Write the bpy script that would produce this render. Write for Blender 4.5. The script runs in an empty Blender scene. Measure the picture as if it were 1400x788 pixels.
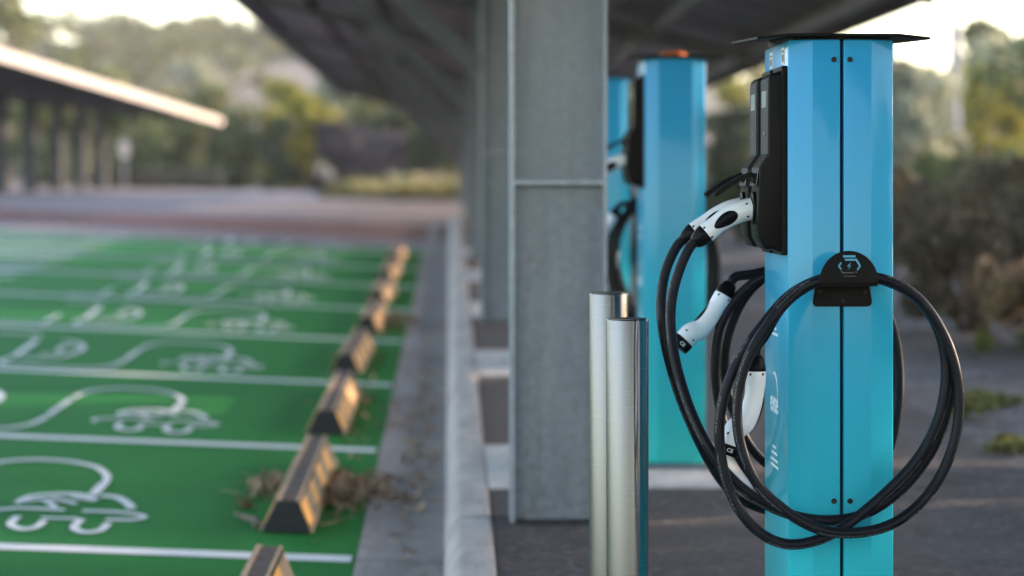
import bpy, bmesh, math, random
from mathutils import Vector, Matrix, noise
R = math.radians
scene = bpy.context.scene
COL = scene.collection
random.seed(7)

# ------------------------------------------------------------------ helpers
def link(o):
    COL.objects.link(o); return o

def tag(o, label=None, cat=None, group=None, kind=None):
    if label: o['label'] = label
    if cat: o['category'] = cat
    if group: o['group'] = group
    if kind: o['kind'] = kind
    return o

def thing(name, loc, label, cat, group=None, rz=0.0):
    o = link(bpy.data.objects.new(name, None))
    o.empty_display_size = 0.1
    o.location = loc; o.rotation_euler = (0, 0, rz)
    return tag(o, label, cat, group)

class MB:
    """collects faces, builds ONE mesh object"""
    def __init__(s):
        s.v = []; s.f = []; s.m = []; s.cur = 0
    def add(s, vs, fs):
        b = len(s.v); s.v += [tuple(q) for q in vs]
        for f in fs:
            s.f.append(tuple(i + b for i in f)); s.m.append(s.cur)
        return s
    def box(s, x0, x1, y0, y1, z0, z1):
        return s.add([(x0,y0,z0),(x1,y0,z0),(x1,y1,z0),(x0,y1,z0),(x0,y0,z1),(x1,y0,z1),(x1,y1,z1),(x0,y1,z1)],
            [(3,2,1,0),(4,5,6,7),(0,1,5,4),(1,2,6,5),(2,3,7,6),(3,0,4,7)])
    def prism(s, poly, fn, a, b):
        """poly: 2-d outline; fn(p, q, t) -> 3-d; t runs a..b"""
        n = len(poly)
        vs = [fn(p[0], p[1], a) for p in poly] + [fn(p[0], p[1], b) for p in poly]
        fs = [tuple(range(n-1, -1, -1)), tuple(range(n, 2*n))]
        fs += [(i, (i+1) % n, n + (i+1) % n, n + i) for i in range(n)]
        return s.add(vs, fs)
    def cyl(s, c, axis, r, h, n=24, r2=None):
        a = Vector(axis).normalized()
        u = a.orthogonal().normalized(); w = a.cross(u)
        r2 = r if r2 is None else r2
        c = Vector(c); vs = []
        for rr, t in ((r, 0), (r2, h)):
            for i in range(n):
                k = 2*math.pi*i/n
                vs.append(c + a*t + (u*math.cos(k) + w*math.sin(k))*rr)
        fs = [tuple(range(n-1,-1,-1)), tuple(range(n,2*n))] + [(i,(i+1)%n,n+(i+1)%n,n+i) for i in range(n)]
        return s.add(vs, fs)
    def lathe(s, prof, n=48, c=(0,0,0)):
        m = len(prof); vs = []
        for r, z in prof:
            for i in range(n):
                k = 2*math.pi*i/n
                vs.append((c[0]+r*math.cos(k), c[1]+r*math.sin(k), c[2]+z))
        fs = []
        for j in range(m-1):
            for i in range(n):
                i2 = (i+1) % n
                fs.append((j*n+i, j*n+i2, (j+1)*n+i2, (j+1)*n+i))
        fs.append(tuple(range(n-1,-1,-1))); fs.append(tuple(range((m-1)*n, m*n)))
        return s.add(vs, fs)
    def sweep(s, pts, rad, n=14, side=None, cap=True):
        """tube through pts; rad = number, list of r, or list of (a, b)"""
        P = [Vector(p) for p in pts]; N = len(P)
        if not isinstance(rad, (list, tuple)): rad = [rad]*N
        T = []
        for i in range(N):
            a = P[max(0,i-1)]; b = P[min(N-1,i+1)]
            T.append((b-a).normalized())
        u = Vector(side) if side else T[0].orthogonal()
        vs = []
        for i in range(N):
            u = (u - T[i]*u.dot(T[i])).normalized()
            w = T[i].cross(u)
            ra, rb = rad[i] if isinstance(rad[i], (list, tuple)) else (rad[i], rad[i])
            for k in range(n):
                q = 2*math.pi*k/n
                vs.append(P[i] + u*math.cos(q)*ra + w*math.sin(q)*rb)
        fs = []
        for i in range(N-1):
            for k in range(n):
                k2 = (k+1) % n
                fs.append((i*n+k, i*n+k2, (i+1)*n+k2, (i+1)*n+k))
        if cap:
            fs.append(tuple(range(n-1,-1,-1))); fs.append(tuple(range((N-1)*n, N*n)))
        return s.add(vs, fs)
    def build(s, name, mats, parent=None, smooth=None, bevel=0, seg=2):
        me = bpy.data.meshes.new(name)
        me.from_pydata(s.v, [], s.f)
        if not isinstance(mats, (list, tuple)): mats = [mats]
        for m in mats: me.materials.append(m)
        if len(mats) > 1: me.polygons.foreach_set('material_index', s.m)
        bm = bmesh.new(); bm.from_mesh(me)
        bmesh.ops.recalc_face_normals(bm, faces=bm.faces)
        if bevel:
            ed = [e for e in bm.edges if len(e.link_faces) == 2 and e.calc_face_angle(0) > R(35)]
            bmesh.ops.bevel(bm, geom=ed, offset=bevel, segments=seg, affect='EDGES', profile=0.5, clamp_overlap=True)
        bm.to_mesh(me); bm.free()
        if smooth is not None:
            me.polygons.foreach_set('use_smooth', [True]*len(me.polygons))
            me.set_sharp_from_angle(angle=R(smooth))
        o = link(bpy.data.objects.new(name, me))
        if parent: o.parent = parent
        return o

def raw(name, vs, fs, mat, parent=None):
    """fast build, no normal fixing (leaves, ground sheets)"""
    me = bpy.data.meshes.new(name); me.from_pydata(vs, [], fs); me.materials.append(mat)
    o = link(bpy.data.objects.new(name, me))
    if parent: o.parent = parent
    return o

def copy_tree(o, parent=None):
    c = o.copy(); COL.objects.link(c)
    if parent: c.parent = parent
    for ch in list(o.children): copy_tree(ch, c)
    return c

def catmull(pts, sub=8):
    P = [Vector(p) for p in pts]; out = []
    for i in range(len(P)-1):
        a = P[max(0,i-1)]; b = P[i]; c = P[i+1]; d = P[min(len(P)-1,i+2)]
        for k in range(sub):
            t = k/sub
            out.append(0.5*((2*b) + (c-a)*t + (2*a-5*b+4*c-d)*t*t + (3*b-a-3*c+d)*t**3))
    out.append(P[-1]); return out

def relax(pts, n=3):
    P = [Vector(p) for p in pts]
    for _ in range(n):
        Q = P[:]
        for i in range(1, len(P)-1):
            Q[i] = P[i]*0.5 + (P[i-1]+P[i+1])*0.25
        P = Q
    return P

# ------------------------------------------------------------------ materials
def new_mat(name):
    m = bpy.data.materials.new(name); m.use_nodes = True
    nt = m.node_tree; b = nt.nodes['Principled BSDF']
    return m, nt, b
def nd(nt, t, **kw):
    n = nt.nodes.new(t)
    for k, v in kw.items():
        if k in n.inputs: n.inputs[k].default_value = v
        else: setattr(n, k, v)
    return n
def coords(nt, kind='Object', scale=(1,1,1)):
    tc = nd(nt, 'ShaderNodeTexCoord'); mp = nd(nt, 'ShaderNodeMapping'); mp.inputs['Scale'].default_value = scale
    nt.links.new(tc.outputs[kind], mp.inputs['Vector']); return mp.outputs['Vector']
def ramp(nt, fac, stops):
    r = nd(nt, 'ShaderNodeValToRGB'); e = r.color_ramp.elements
    while len(e) < len(stops): e.new(0.5)
    for i, (p, c) in enumerate(stops):
        e[i].position = p; e[i].color = (*c, 1) if len(c) == 3 else c
    nt.links.new(fac, r.inputs['Fac']); return r.outputs['Color']
def noise_tex(nt, vec, scale, detail=4, rough=0.6):
    n = nd(nt, 'ShaderNodeTexNoise'); n.inputs['Scale'].default_value = scale
    n.inputs['Detail'].default_value = detail; n.inputs['Roughness'].default_value = rough
    nt.links.new(vec, n.inputs['Vector']); return n.outputs['Fac']
def bump(nt, b, h, strength, dist):
    bp = nd(nt, 'ShaderNodeBump'); bp.inputs['Strength'].default_value = strength; bp.inputs['Distance'].default_value = dist
    nt.links.new(h, bp.inputs['Height']); nt.links.new(bp.outputs['Normal'], b.inputs['Normal'])
def mixc(nt, f, a, b2, mode='MIX'):
    m = nd(nt, 'ShaderNodeMix', data_type='RGBA', blend_type=mode)
    for s, i in ((f, 0), (a, 6), (b2, 7)):
        if isinstance(s, (int, float)): m.inputs[i].default_value = s
        elif isinstance(s, (tuple, list)): m.inputs[i].default_value = (*s, 1)
        else: nt.links.new(s, m.inputs[i])
    return m.outputs[2]

def mat_plain(name, col, rough=0.5, metal=0.0, var=0.15, vscale=30, bmp=0.0, bscale=200, coat=0.0, spec=0.5):
    m, nt, b = new_mat(name)
    v = coords(nt)
    n = noise_tex(nt, v, vscale)
    lo = tuple(c*(1-var) for c in col); hi = tuple(min(1, c*(1+var)) for c in col)
    nt.links.new(ramp(nt, n, [(0.3, lo), (0.7, hi)]), b.inputs['Base Color'])
    b.inputs['Roughness'].default_value = rough; b.inputs['Metallic'].default_value = metal
    b.inputs['Coat Weight'].default_value = coat; b.inputs['Specular IOR Level'].default_value = spec
    if bmp:
        bump(nt, b, noise_tex(nt, v, bscale, 2), bmp, 0.001)
    return m

def mat_station():
    m, nt, b = new_mat('gradient_powder_coat')
    tc = nd(nt, 'ShaderNodeTexCoord'); sx = nd(nt, 'ShaderNodeSeparateXYZ')
    nt.links.new(tc.outputs['Object'], sx.inputs[0])
    mr = nd(nt, 'ShaderNodeMapRange'); mr.inputs['From Min'].default_value = 0.0; mr.inputs['From Max'].default_value = 1.4
    nt.links.new(sx.outputs['Z'], mr.inputs['Value'])
    c = ramp(nt, mr.outputs[0], [(0.0, (0.002,0.44,0.40)), (0.25, (0.002,0.38,0.46)), (0.55, (0.002,0.345,0.54)), (0.8, (0.003,0.32,0.60)), (1.0, (0.003,0.31,0.63))])
    dirt = noise_tex(nt, coords(nt, scale=(6,6,2)), 3, 6, 0.7)
    c = mixc(nt, ramp(nt, dirt, [(0.45,(0,0,0)), (0.9,(0.22,0.22,0.22))]), c, (0.05,0.27,0.38))
    run = noise_tex(nt, coords(nt, scale=(45,45,1.2)), 2.2, 5, 0.7)
    c = mixc(nt, ramp(nt, run, [(0.56,(0,0,0)), (0.80,(0.16,0.16,0.16))]), c, (0.16,0.30,0.36))
    spk = noise_tex(nt, coords(nt), 160, 3, 0.8)
    c = mixc(nt, ramp(nt, spk, [(0.70,(0,0,0)), (0.76,(0.35,0.35,0.35))]), c, (0.12,0.16,0.17))
    nt.links.new(c, b.inputs['Base Color'])
    b.inputs['Roughness'].default_value = 0.33
    b.inputs['Coat Weight'].default_value = 0.38; b.inputs['Coat Roughness'].default_value = 0.07; b.inputs['Specular IOR Level'].default_value = 0.08
    bump(nt, b, noise_tex(nt, coords(nt), 330, 2), 0.10, 0.001)
    return m

def mat_galv(name='galvanised_steel', k=1.0):
    m, nt, b = new_mat(name)
    v = coords(nt)
    vo = nd(nt, 'ShaderNodeTexVoronoi'); vo.inputs['Scale'].default_value = 42
    nt.links.new(v, vo.inputs['Vector'])
    bw = nd(nt, 'ShaderNodeRGBToBW'); nt.links.new(vo.outputs['Color'], bw.inputs[0])
    c1 = ramp(nt, bw.outputs[0], [(0.2,(0.155,0.185,0.23)), (0.8,(0.215,0.25,0.30))])
    st = noise_tex(nt, coords(nt, scale=(1,1,0.05)), 26, 5)
    c2 = mixc(nt, ramp(nt, st, [(0.35,(0,0,0)),(0.75,(0.55,0.55,0.55))]), c1, (0.115,0.137,0.172))
    big = noise_tex(nt, coords(nt, scale=(1,1,0.35)), 5, 5)
    c2 = mixc(nt, ramp(nt, big, [(0.5,(0,0,0)),(0.7,(0.4,0.4,0.4))]), c2, (0.25,0.28,0.32))
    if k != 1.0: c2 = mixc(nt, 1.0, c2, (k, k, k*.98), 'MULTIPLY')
    sx = nd(nt, 'ShaderNodeSeparateXYZ'); nt.links.new(coords(nt), sx.inputs[0])
    rs = noise_tex(nt, coords(nt, scale=(1,1,0.25)), 24, 5, 0.7)
    c2 = mixc(nt, ramp(nt, rs, [(0.66,(0,0,0)),(0.80,(0.45,0.45,0.45))]), c2, (0.20,0.15,0.11))
    nt.links.new(c2, b.inputs['Base Color'])
    b.inputs['Metallic'].default_value = 0.72
    nt.links.new(ramp(nt, bw.outputs[0], [(0,(0.36,)*3),(1,(0.50,)*3)]), b.inputs['Roughness'])
    return m

def mat_brushed():
    m, nt, b = new_mat('brushed_stainless')
    n = noise_tex(nt, coords(nt, scale=(0.6,0.6,160)), 6, 3, 0.7)
    nt.links.new(ramp(nt, n, [(0.3,(0.145,0.145,0.15)),(0.7,(0.20,0.20,0.20))]), b.inputs['Base Color'])
    b.inputs['Metallic'].default_value = 1.0
    nt.links.new(ramp(nt, n, [(0.25,(0.19,)*3),(0.75,(0.29,)*3)]), b.inputs['Roughness'])
    bump(nt, b, n, 0.02, 0.0003); b.inputs['Anisotropic'].default_value = 0.85; b.inputs['Anisotropic Rotation'].default_value = 0.25
    return m

def mat_ground(name, stops, scale, patch, agg=140, rough=0.9, bmp=0.5, dist=0.004, cracks=False):
    m, nt, b = new_mat(name)
    v = coords(nt)
    vo = nd(nt, 'ShaderNodeTexVoronoi'); vo.inputs['Scale'].default_value = agg
    nt.links.new(v, vo.inputs['Vector'])
    bw = nd(nt, 'ShaderNodeRGBToBW'); nt.links.new(vo.outputs['Color'], bw.inputs[0])
    n = noise_tex(nt, v, scale, 6, 0.65)
    c = ramp(nt, n, stops)
    c = mixc(nt, 0.75, c, ramp(nt, bw.outputs[0], [(0.15,(0.35,)*3),(0.5,(0.9,)*3),(0.72,(1.3,)*3),(0.9,(2.6,2.5,2.4))]), 'MULTIPLY')
    p = noise_tex(nt, v, scale*0.16, 4)
    c = mixc(nt, ramp(nt, p, [(0.42,(0,)*3),(0.65,(0.7,)*3)]), c, patch)
    nt.links.new(c, b.inputs['Base Color'])
    b.inputs['Roughness'].default_value = rough; b.inputs['Specular IOR Level'].default_value = 0.3
    bump(nt, b, bw.outputs[0], bmp, dist)
    return m

def mat_concrete(name, lo, hi, joints=0.0):
    m, nt, b = new_mat(name)
    v = coords(nt)
    c = ramp(nt, noise_tex(nt, v, 9, 7, 0.7), [(0.3, lo), (0.7, hi)])
    st = noise_tex(nt, coords(nt, scale=(4,0.7,1)), 3, 6, 0.7)
    c = mixc(nt, ramp(nt, st, [(0.45,(0,)*3),(0.75,(0.75,)*3)]), c, tuple(q*0.55 for q in lo))
    c = mixc(nt, ramp(nt, noise_tex(nt, v, 150, 2), [(0.5,(0,)*3),(0.62,(0.25,)*3)]), c, tuple(q*0.6 for q in lo))
    if joints:
        sx = nd(nt, 'ShaderNodeSeparateXYZ'); nt.links.new(v, sx.inputs[0])
        md = nd(nt, 'ShaderNodeMath', operation='PINGPONG'); md.inputs[1].default_value = joints/2
        nt.links.new(sx.outputs['Y'], md.inputs[0])
        g = nd(nt, 'ShaderNodeMath', operation='LESS_THAN'); g.inputs[1].default_value = 0.006
        nt.links.new(md.outputs[0], g.inputs[0])
        c = mixc(nt, g.outputs[0], c, (0.05,0.05,0.05))
    nt.links.new(c, b.inputs['Base Color'])
    b.inputs['Roughness'].default_value = 0.88
    bump(nt, b, noise_tex(nt, v, 120, 4), 0.3, 0.002)
    return m

def mat_green():
    m, nt, b = new_mat('green_bay_paint')
    v = coords(nt)
    c = ramp(nt, noise_tex(nt, v, 1.3, 6, 0.65), [(0.3,(0.005,0.160,0.026)),(0.7,(0.007,0.190,0.034))])
    c = mixc(nt, ramp(nt, noise_tex(nt, coords(nt, scale=(0.6,2.0,1)), 0.9, 7, 0.7), [(0.55,(0,)*3),(0.80,(0.40,)*3)]), c, (0.03,0.13,0.035))
    c = mixc(nt, ramp(nt, noise_tex(nt, v, 90, 3), [(0.55,(0,)*3),(0.72,(0.5,)*3)]), c, (0.02,0.07,0.025))
    nt.links.new(c, b.inputs['Base Color'])
    b.inputs['Roughness'].default_value = 0.8; b.inputs['Specular IOR Level'].default_value = 0.15
    bump(nt, b, noise_tex(nt, v, 160, 3), 0.5, 0.003)
    return m

def mat_lines():
    m, nt, b = new_mat('worn_white_road_paint')
    v = coords(nt)
    w = noise_tex(nt, v, 60, 5, 0.75)
    c = ramp(nt, w, [(0.30,(0.16,0.34,0.20)),(0.40,(0.62,0.66,0.66)),(0.7,(0.74,0.76,0.78))])
    nt.links.new(c, b.inputs['Base Color']); b.inputs['Roughness'].default_value = 0.7
    return m

def mat_leaf(name, cols, nscale=0.7, trans=0.25):
    m, nt, b = new_mat(name)
    g = nd(nt, 'ShaderNodeNewGeometry')
    c1 = ramp(nt, g.outputs['Random Per Island'], [(i/(len(cols)-1), c) for i, c in enumerate(cols)])
    n = noise_tex(nt, coords(nt), nscale, 3)
    c = mixc(nt, ramp(nt, n, [(0.35,(0.7,)*3),(0.65,(0.0,)*3)]), c1, tuple(q*0.55 for q in cols[0]))
    nt.links.new(c, b.inputs['Base Color'])
    b.inputs['Roughness'].default_value = 0.7; b.inputs['Specular IOR Level'].default_value = 0.25
    tr = nd(nt, 'ShaderNodeBsdfTranslucent'); nt.links.new(c, tr.inputs['Color'])
    ms = nd(nt, 'ShaderNodeMixShader'); ms.inputs[0].default_value = trans
    out = nt.nodes['Material Output']
    nt.links.new(b.outputs[0], ms.inputs[1]); nt.links.new(tr.outputs[0], ms.inputs[2]); nt.links.new(ms.outputs[0], out.inputs['Surface'])
    return m

M = {}
M['station'] = mat_station()
M['galv'] = mat_galv(); M['galv_light'] = mat_galv('pale_galvanised_steel', 1.5)  # second one is a paler copy, for column flanges and stiffeners
M['steel'] = mat_brushed()
M['black'] = mat_plain('black_powder_coat', (0.0035,0.0035,0.004), 0.45, var=0.2, bmp=0.15, bscale=500, spec=0.09)
M['gloss'] = mat_plain('glossy_black_plastic', (0.010,0.011,0.013), 0.09, var=0.1, coat=0.4)
M['plastic'] = mat_plain('matt_black_plastic', (0.003,0.0033,0.0045), 0.36, var=0.15, spec=0.09)
M['rubber'] = mat_plain('black_cable_rubber', (0.005,0.006,0.010), 0.38, var=0.3, vscale=60, bmp=0.1, bscale=300, spec=0.09)
def mat_cable():
    m, nt, b = new_mat('printed_cable_rubber')
    v = coords(nt)
    tc = nd(nt, 'ShaderNodeTexCoord'); sx = nd(nt, 'ShaderNodeSeparateXYZ'); nt.links.new(tc.outputs['UV'], sx.inputs[0])
    mp = nd(nt, 'ShaderNodeMapping'); mp.inputs['Scale'].default_value = (330, 14, 1); nt.links.new(tc.outputs['UV'], mp.inputs['Vector'])
    glyph = noise_tex(nt, mp.outputs['Vector'], 1.0, 1)
    mp2 = nd(nt, 'ShaderNodeMapping'); mp2.inputs['Scale'].default_value = (9, 0.01, 1); nt.links.new(tc.outputs['UV'], mp2.inputs['Vector'])
    word = noise_tex(nt, mp2.outputs['Vector'], 1.0, 0)
    def band(c, w):
        s = nd(nt, 'ShaderNodeMath', operation='SUBTRACT'); nt.links.new(sx.outputs['Y'], s.inputs[0]); s.inputs[1].default_value = c
        a = nd(nt, 'ShaderNodeMath', operation='ABSOLUTE'); nt.links.new(s.outputs[0], a.inputs[0])
        l = nd(nt, 'ShaderNodeMath', operation='LESS_THAN'); nt.links.new(a.outputs[0], l.inputs[0]); l.inputs[1].default_value = w
        return l.outputs[0]
    def op(k, a, b2):
        n = nd(nt, 'ShaderNodeMath', operation=k)
        for q, i in ((a, 0), (b2, 1)):
            if isinstance(q, (int, float)): n.inputs[i].default_value = q
            else: nt.links.new(q, n.inputs[i])
        return n.outputs[0]
    bands = op('ADD', band(.30, .035), band(.75, .035))
    f = op('MULTIPLY', op('MULTIPLY', bands, op('GREATER_THAN', glyph, .52)), op('GREATER_THAN', word, .47))
    c = ramp(nt, noise_tex(nt, v, 40, 5), [(0.35,(0.004,0.005,0.009)),(0.62,(0.007,0.008,0.012)),(0.8,(0.022,0.021,0.022))])
    c = mixc(nt, op('MULTIPLY', f, .8), c, (0.13,0.13,0.14))
    nt.links.new(c, b.inputs['Base Color'])
    nt.links.new(ramp(nt, noise_tex(nt, v, 25, 4), [(0.3,(0.32,)*3),(0.7,(0.52,)*3)]), b.inputs['Roughness'])
    b.inputs['Specular IOR Level'].default_value = 0.15
    return m
M['cable'] = mat_cable()
M['white'] = mat_plain('white_plastic', (0.72,0.74,0.78), 0.36, var=0.03, coat=0.15)
M['label'] = mat_plain('pale_label_film', (0.62,0.65,0.63), 0.35, var=0.05)
M['display'] = mat_plain('pale_display_glass', (0.42,0.47,0.47), 0.12, var=0.08)
M['print'] = mat_plain('white_print', (0.74,0.80,0.82), 0.5, var=0.06)
M['inlay'] = mat_plain('blue_emblem_inlay', (0.03,0.30,0.48), 0.4, var=0.08)
M['grey_engrave'] = mat_plain('grey_engraving', (0.09,0.09,0.09), 0.5, var=0.1)
M['screw'] = mat_plain('black_screw', (0.006,0.006,0.007), 0.35, var=0.2, spec=0.2)
M['asphalt'] = mat_ground('asphalt', [(0.3,(0.030,0.028,0.028)),(0.7,(0.060,0.055,0.054))], 5, (0.066,0.060,0.058), agg=48, bmp=1.0, dist=0.005)
M['carpark'] = mat_ground('car_park_asphalt', [(0.3,(0.17,0.150,0.155)),(0.7,(0.24,0.212,0.22))], 0.6, (0.25,0.215,0.225), agg=60)
M['path'] = mat_ground('brown_path_asphalt', [(0.3,(0.062,0.050,0.046)),(0.7,(0.095,0.078,0.072))], 3, (0.075,0.066,0.062), agg=90, bmp=0.4)
M['gravel'] = mat_ground('gravel', [(0.3,(0.070,0.066,0.066)),(0.7,(0.16,0.15,0.148))], 7, (0.095,0.078,0.066), agg=38, bmp=1.0, dist=0.02)
M['redstrip'] = mat_ground('red_brown_paving', [(0.3,(0.15,0.062,0.050)),(0.7,(0.22,0.10,0.085))], 1.0, (0.20,0.11,0.095), agg=40)
M['earth'] = mat_ground('dry_earth', [(0.3,(0.15,0.120,0.10)),(0.7,(0.235,0.195,0.168))], 0.05, (0.085,0.088,0.045), agg=12, bmp=0.6, dist=0.03)
M['concrete'] = mat_concrete('gutter_concrete', (0.27,0.235,0.21), (0.38,0.335,0.30), joints=2.5)
M['kerb'] = mat_concrete('kerb_concrete', (0.30,0.275,0.255), (0.44,0.405,0.38), joints=2.5)
M['slab'] = mat_concrete('slab_concrete', (0.40,0.385,0.37), (0.52,0.50,0.48))
M['green'] = mat_green()
M['lines'] = mat_lines()
M['stop_rubber'] = mat_plain('wheel_stop_rubber', (0.006,0.007,0.010), 0.7, var=0.3, bmp=0.4, bscale=90)
M['stop_top'] = mat_plain('dusty_wheel_stop_rubber', (0.085,0.065,0.055), 0.85, var=0.35, vscale=40, bmp=0.4, bscale=90)
M['yellow'] = mat_plain('faded_yellow_panel', (0.80,0.40,0.065), 0.5, var=0.15, vscale=18)
M['tan'] = mat_plain('dusty_edge_strip', (0.46,0.31,0.20), 0.75, var=0.25, vscale=25)
M['dusty'] = mat_plain('dusty_grey_panel', (0.30,0.23,0.16), 0.8, var=0.25, vscale=25)
M['panel'] = mat_plain('solar_panel_backsheet', (0.022,0.025,0.031), 0.35, var=0.4, vscale=1.2)
M['frame'] = mat_plain('canopy_steel', (0.085,0.09,0.105), 0.5, metal=0.3, var=0.2, vscale=3)
M['cream'] = mat_plain('cream_fascia', (0.34,0.31,0.275), 0.6, var=0.05, vscale=0.6)
M['darkpost'] = mat_plain('dark_painted_post', (0.055,0.057,0.066), 0.7, var=0.2, vscale=2)
M['polepaint'] = mat_plain('pale_grey_pole_paint', (0.13,0.155,0.21), 0.7, metal=0.0, var=0.08, vscale=3)
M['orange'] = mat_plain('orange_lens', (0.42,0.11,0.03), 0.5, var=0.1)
M['signwhite'] = mat_plain('sign_white', (0.80,0.78,0.82), 0.4, var=0.04)
M['bark'] = mat_plain('tree_bark', (0.11,0.085,0.065), 0.9, var=0.4, vscale=14, bmp=0.6, bscale=40)
M['litter'] = mat_leaf('dead_leaves', [(0.20,0.12,0.075),(0.46,0.32,0.20),(0.55,0.43,0.28),(0.28,0.17,0.10)], 30, 0.15)
M['drygrass'] = mat_leaf('dry_grass', [(0.30,0.24,0.13),(0.42,0.33,0.20),(0.22,0.22,0.08)], 2, 0.3)
M['lawn'] = mat_leaf('grass', [(0.15,0.15,0.05),(0.23,0.22,0.085),(0.32,0.27,0.14)], 1, 0.3)
M['wood'] = mat_leaf('hill_wood_leaves', [(0.091,0.111,0.047),(0.150,0.163,0.065),(0.208,0.195,0.091)], 0.06, 0.25)
M['leaf_dark'] = mat_leaf('dark_green_leaves', [(0.034,0.054,0.028),(0.070,0.097,0.047),(0.101,0.116,0.062)], 0.6)
M['leaf_mid'] = mat_leaf('olive_leaves', [(0.101,0.130,0.052),(0.176,0.204,0.084),(0.240,0.240,0.111)], 0.6)
M['leaf_yellow'] = mat_leaf('yellow_green_leaves', [(0.172,0.187,0.029),(0.287,0.273,0.043),(0.389,0.331,0.071)], 0.6, 0.35)
M['leaf_grey'] = mat_leaf('grey_green_leaves', [(0.203,0.233,0.162),(0.305,0.335,0.233),(0.406,0.406,0.283)], 0.6)
M['leaf_purple'] = mat_leaf('dusky_purple_leaves', [(0.065,0.052,0.062),(0.111,0.091,0.104),(0.143,0.130,0.130)], 0.6)
M['leaf_brown'] = mat_leaf('brown_scrub_leaves', [(0.085,0.073,0.055),(0.146,0.121,0.085),(0.206,0.164,0.112),(0.103,0.114,0.059)], 1.4)
M['leaf_rust'] = mat_leaf('rusty_scrub_leaves', [(0.224,0.160,0.094),(0.374,0.261,0.160),(0.505,0.355,0.224)], 1.4)
M['weed'] = mat_leaf('fresh_weed_leaves', [(0.12,0.14,0.04),(0.20,0.21,0.07),(0.30,0.27,0.12)], 8, 0.35)

# ------------------------------------------------------------------ ground
S = 0.02784
KN = [(-80,-80*S),(0,0),(27,27*S),(30,.835),(34,.93),(40,1.02),(50,1.11),(65,1.19),(80,1.25),(100,1.30),(3000,1.6)]
def g(y):
    for (a, za), (b, zb) in zip(KN, KN[1:]):
        if y <= b: return za + (zb-za)*(y-a)/(b-a)
    return KN[-1][1]
def tilt(y):
    if y < 27: return .047
    if y < 50: return .047 + (.020-.047)*(y-27)/23
    if y < 110: return .020
    return 0.0 if y > 200 else .020*(200-y)/90
XE = -.295
def low(x, y): return g(y) - .1275 + tilt(y)*min(14, max(0, XE - x))
def ylist(a, b, step):
    ys = {a, b}
    y = math.ceil(a/step)*step
    while y < b: ys.add(y); y += step
    for k, _ in KN:
        if a < k < b: ys.add(k)
    return sorted(ys)
def sheet(name, xs, ys, fn, mat):
    vs = [(x, y, fn(x, y)) for y in ys for x in xs]; n = len(xs)
    fs = [(j*n+i, j*n+i+1, (j+1)*n+i+1, (j+1)*n+i) for j in range(len(ys)-1) for i in range(n-1)]
    return tag(raw(name, vs, fs, mat), kind='structure')

gx = [-900,-300,-120,-60,-30,-20,-14.295,-10,-6,-3,XE,-.05,.10,2,3.5,6,12,30,60,120,300,900]
gy = ylist(-80, 120, 2.0) + [140,170,200,260,400,800,1600,3000]
def groundz(x, y):
    if x <= -.05: return low(x, y) - .012
    if x < .101: return g(y) - .14
    b = 0
    if x > 2.4: b = min(1, (x-2.4)/4)*.25
    return g(y) - .012 + b
sheet('ground', gx, gy, groundz, M['carpark'])
# painted green bays, gutter
sheet('parking_bays', [-14.295,-10,-6,-3,XE], ylist(-6, 26.0, 1.0), lambda x, y: low(x, y), M['green'])
sheet('gutter', [XE, -.16, -.018], ylist(-6, 33, 1.0), lambda x, y: g(y) - .1275 + (0.003 if x == XE else (-.010 if x > -.1 else -.002)), M['concrete'])
# kerb: battered face and rounded top
prof = [(-.022,-.16),(-.022,-.118),(-.012,-.060),(.006,-.022),(.018,-.006),(.036,0.004),(.118,0.006),(.124,-.002),(.124,-.16)]
ys = ylist(-6, 33, 1.0); k = MB(); n = len(prof)
k.v = [(x, y, g(y)+z) for y in ys for x, z in prof]
k.f = [(j*n+i, j*n+i+1, (j+1)*n+i+1, (j+1)*n+i) for j in range(len(ys)-1) for i in range(n-1)]
k.f += [tuple(range(n)), tuple(range((len(ys)-1)*n, len(ys)*n))]; k.m = [0]*len(k.f)
tag(k.build('kerb', M['kerb'], smooth=40), kind='structure')
# path between kerb and gravel
sheet('path_near', [.126, .8, 1.5, 2.06], ylist(-6, 8.55, .5), lambda x, y: g(y), M['asphalt']).name = 'path'
sheet('path_beyond', [.126, .8, 1.5, 2.02], ylist(8.55, 33, .5), lambda x, y: g(y)-.002, M['path']).name = 'brown_path'
def gravz(x, y): return g(y) + (-.004 if x < 2.03 else min(1, max(0, (x-2.0)/1.6))*.10 + .02*noise.noise((x*2, y*2, 3)))
sheet('gravel_bed', [2.0+.1*i for i in range(0, 14)] + [3.6,4.2,5,6,8], ylist(-6, 34, .25), gravz, M['gravel'])
sheet('red_paving_strip', [-14.295,-10,-6,-3,XE,-.06], ylist(28.4, 32.8, .5), lambda x, y: low(x, y)-.002, M['redstrip'])
for i, y0 in enumerate([4.46, 8.11, 11.76, 15.36, 18.9, 22.5]):
    b = MB(); y1 = y0 + 1.08 + (.2 if i > 1 else 0)
    z0, z1 = g(y0), g(y1)
    b.add([(.126,y0,z0-.08),(1.02,y0,z0-.08),(1.02,y1,z1-.08),(.126,y1,z1-.08),(.126,y0,z0+.007),(1.02,y0,z0+.007),(1.02,y1,z1+.007),(.126,y1,z1+.007)],
        [(3,2,1,0),(4,5,6,7),(0,1,5,4),(1,2,6,5),(2,3,7,6),(3,0,4,7)])
    tag(b.build('concrete_slab', M['slab'], bevel=.004), kind='structure')

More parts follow.
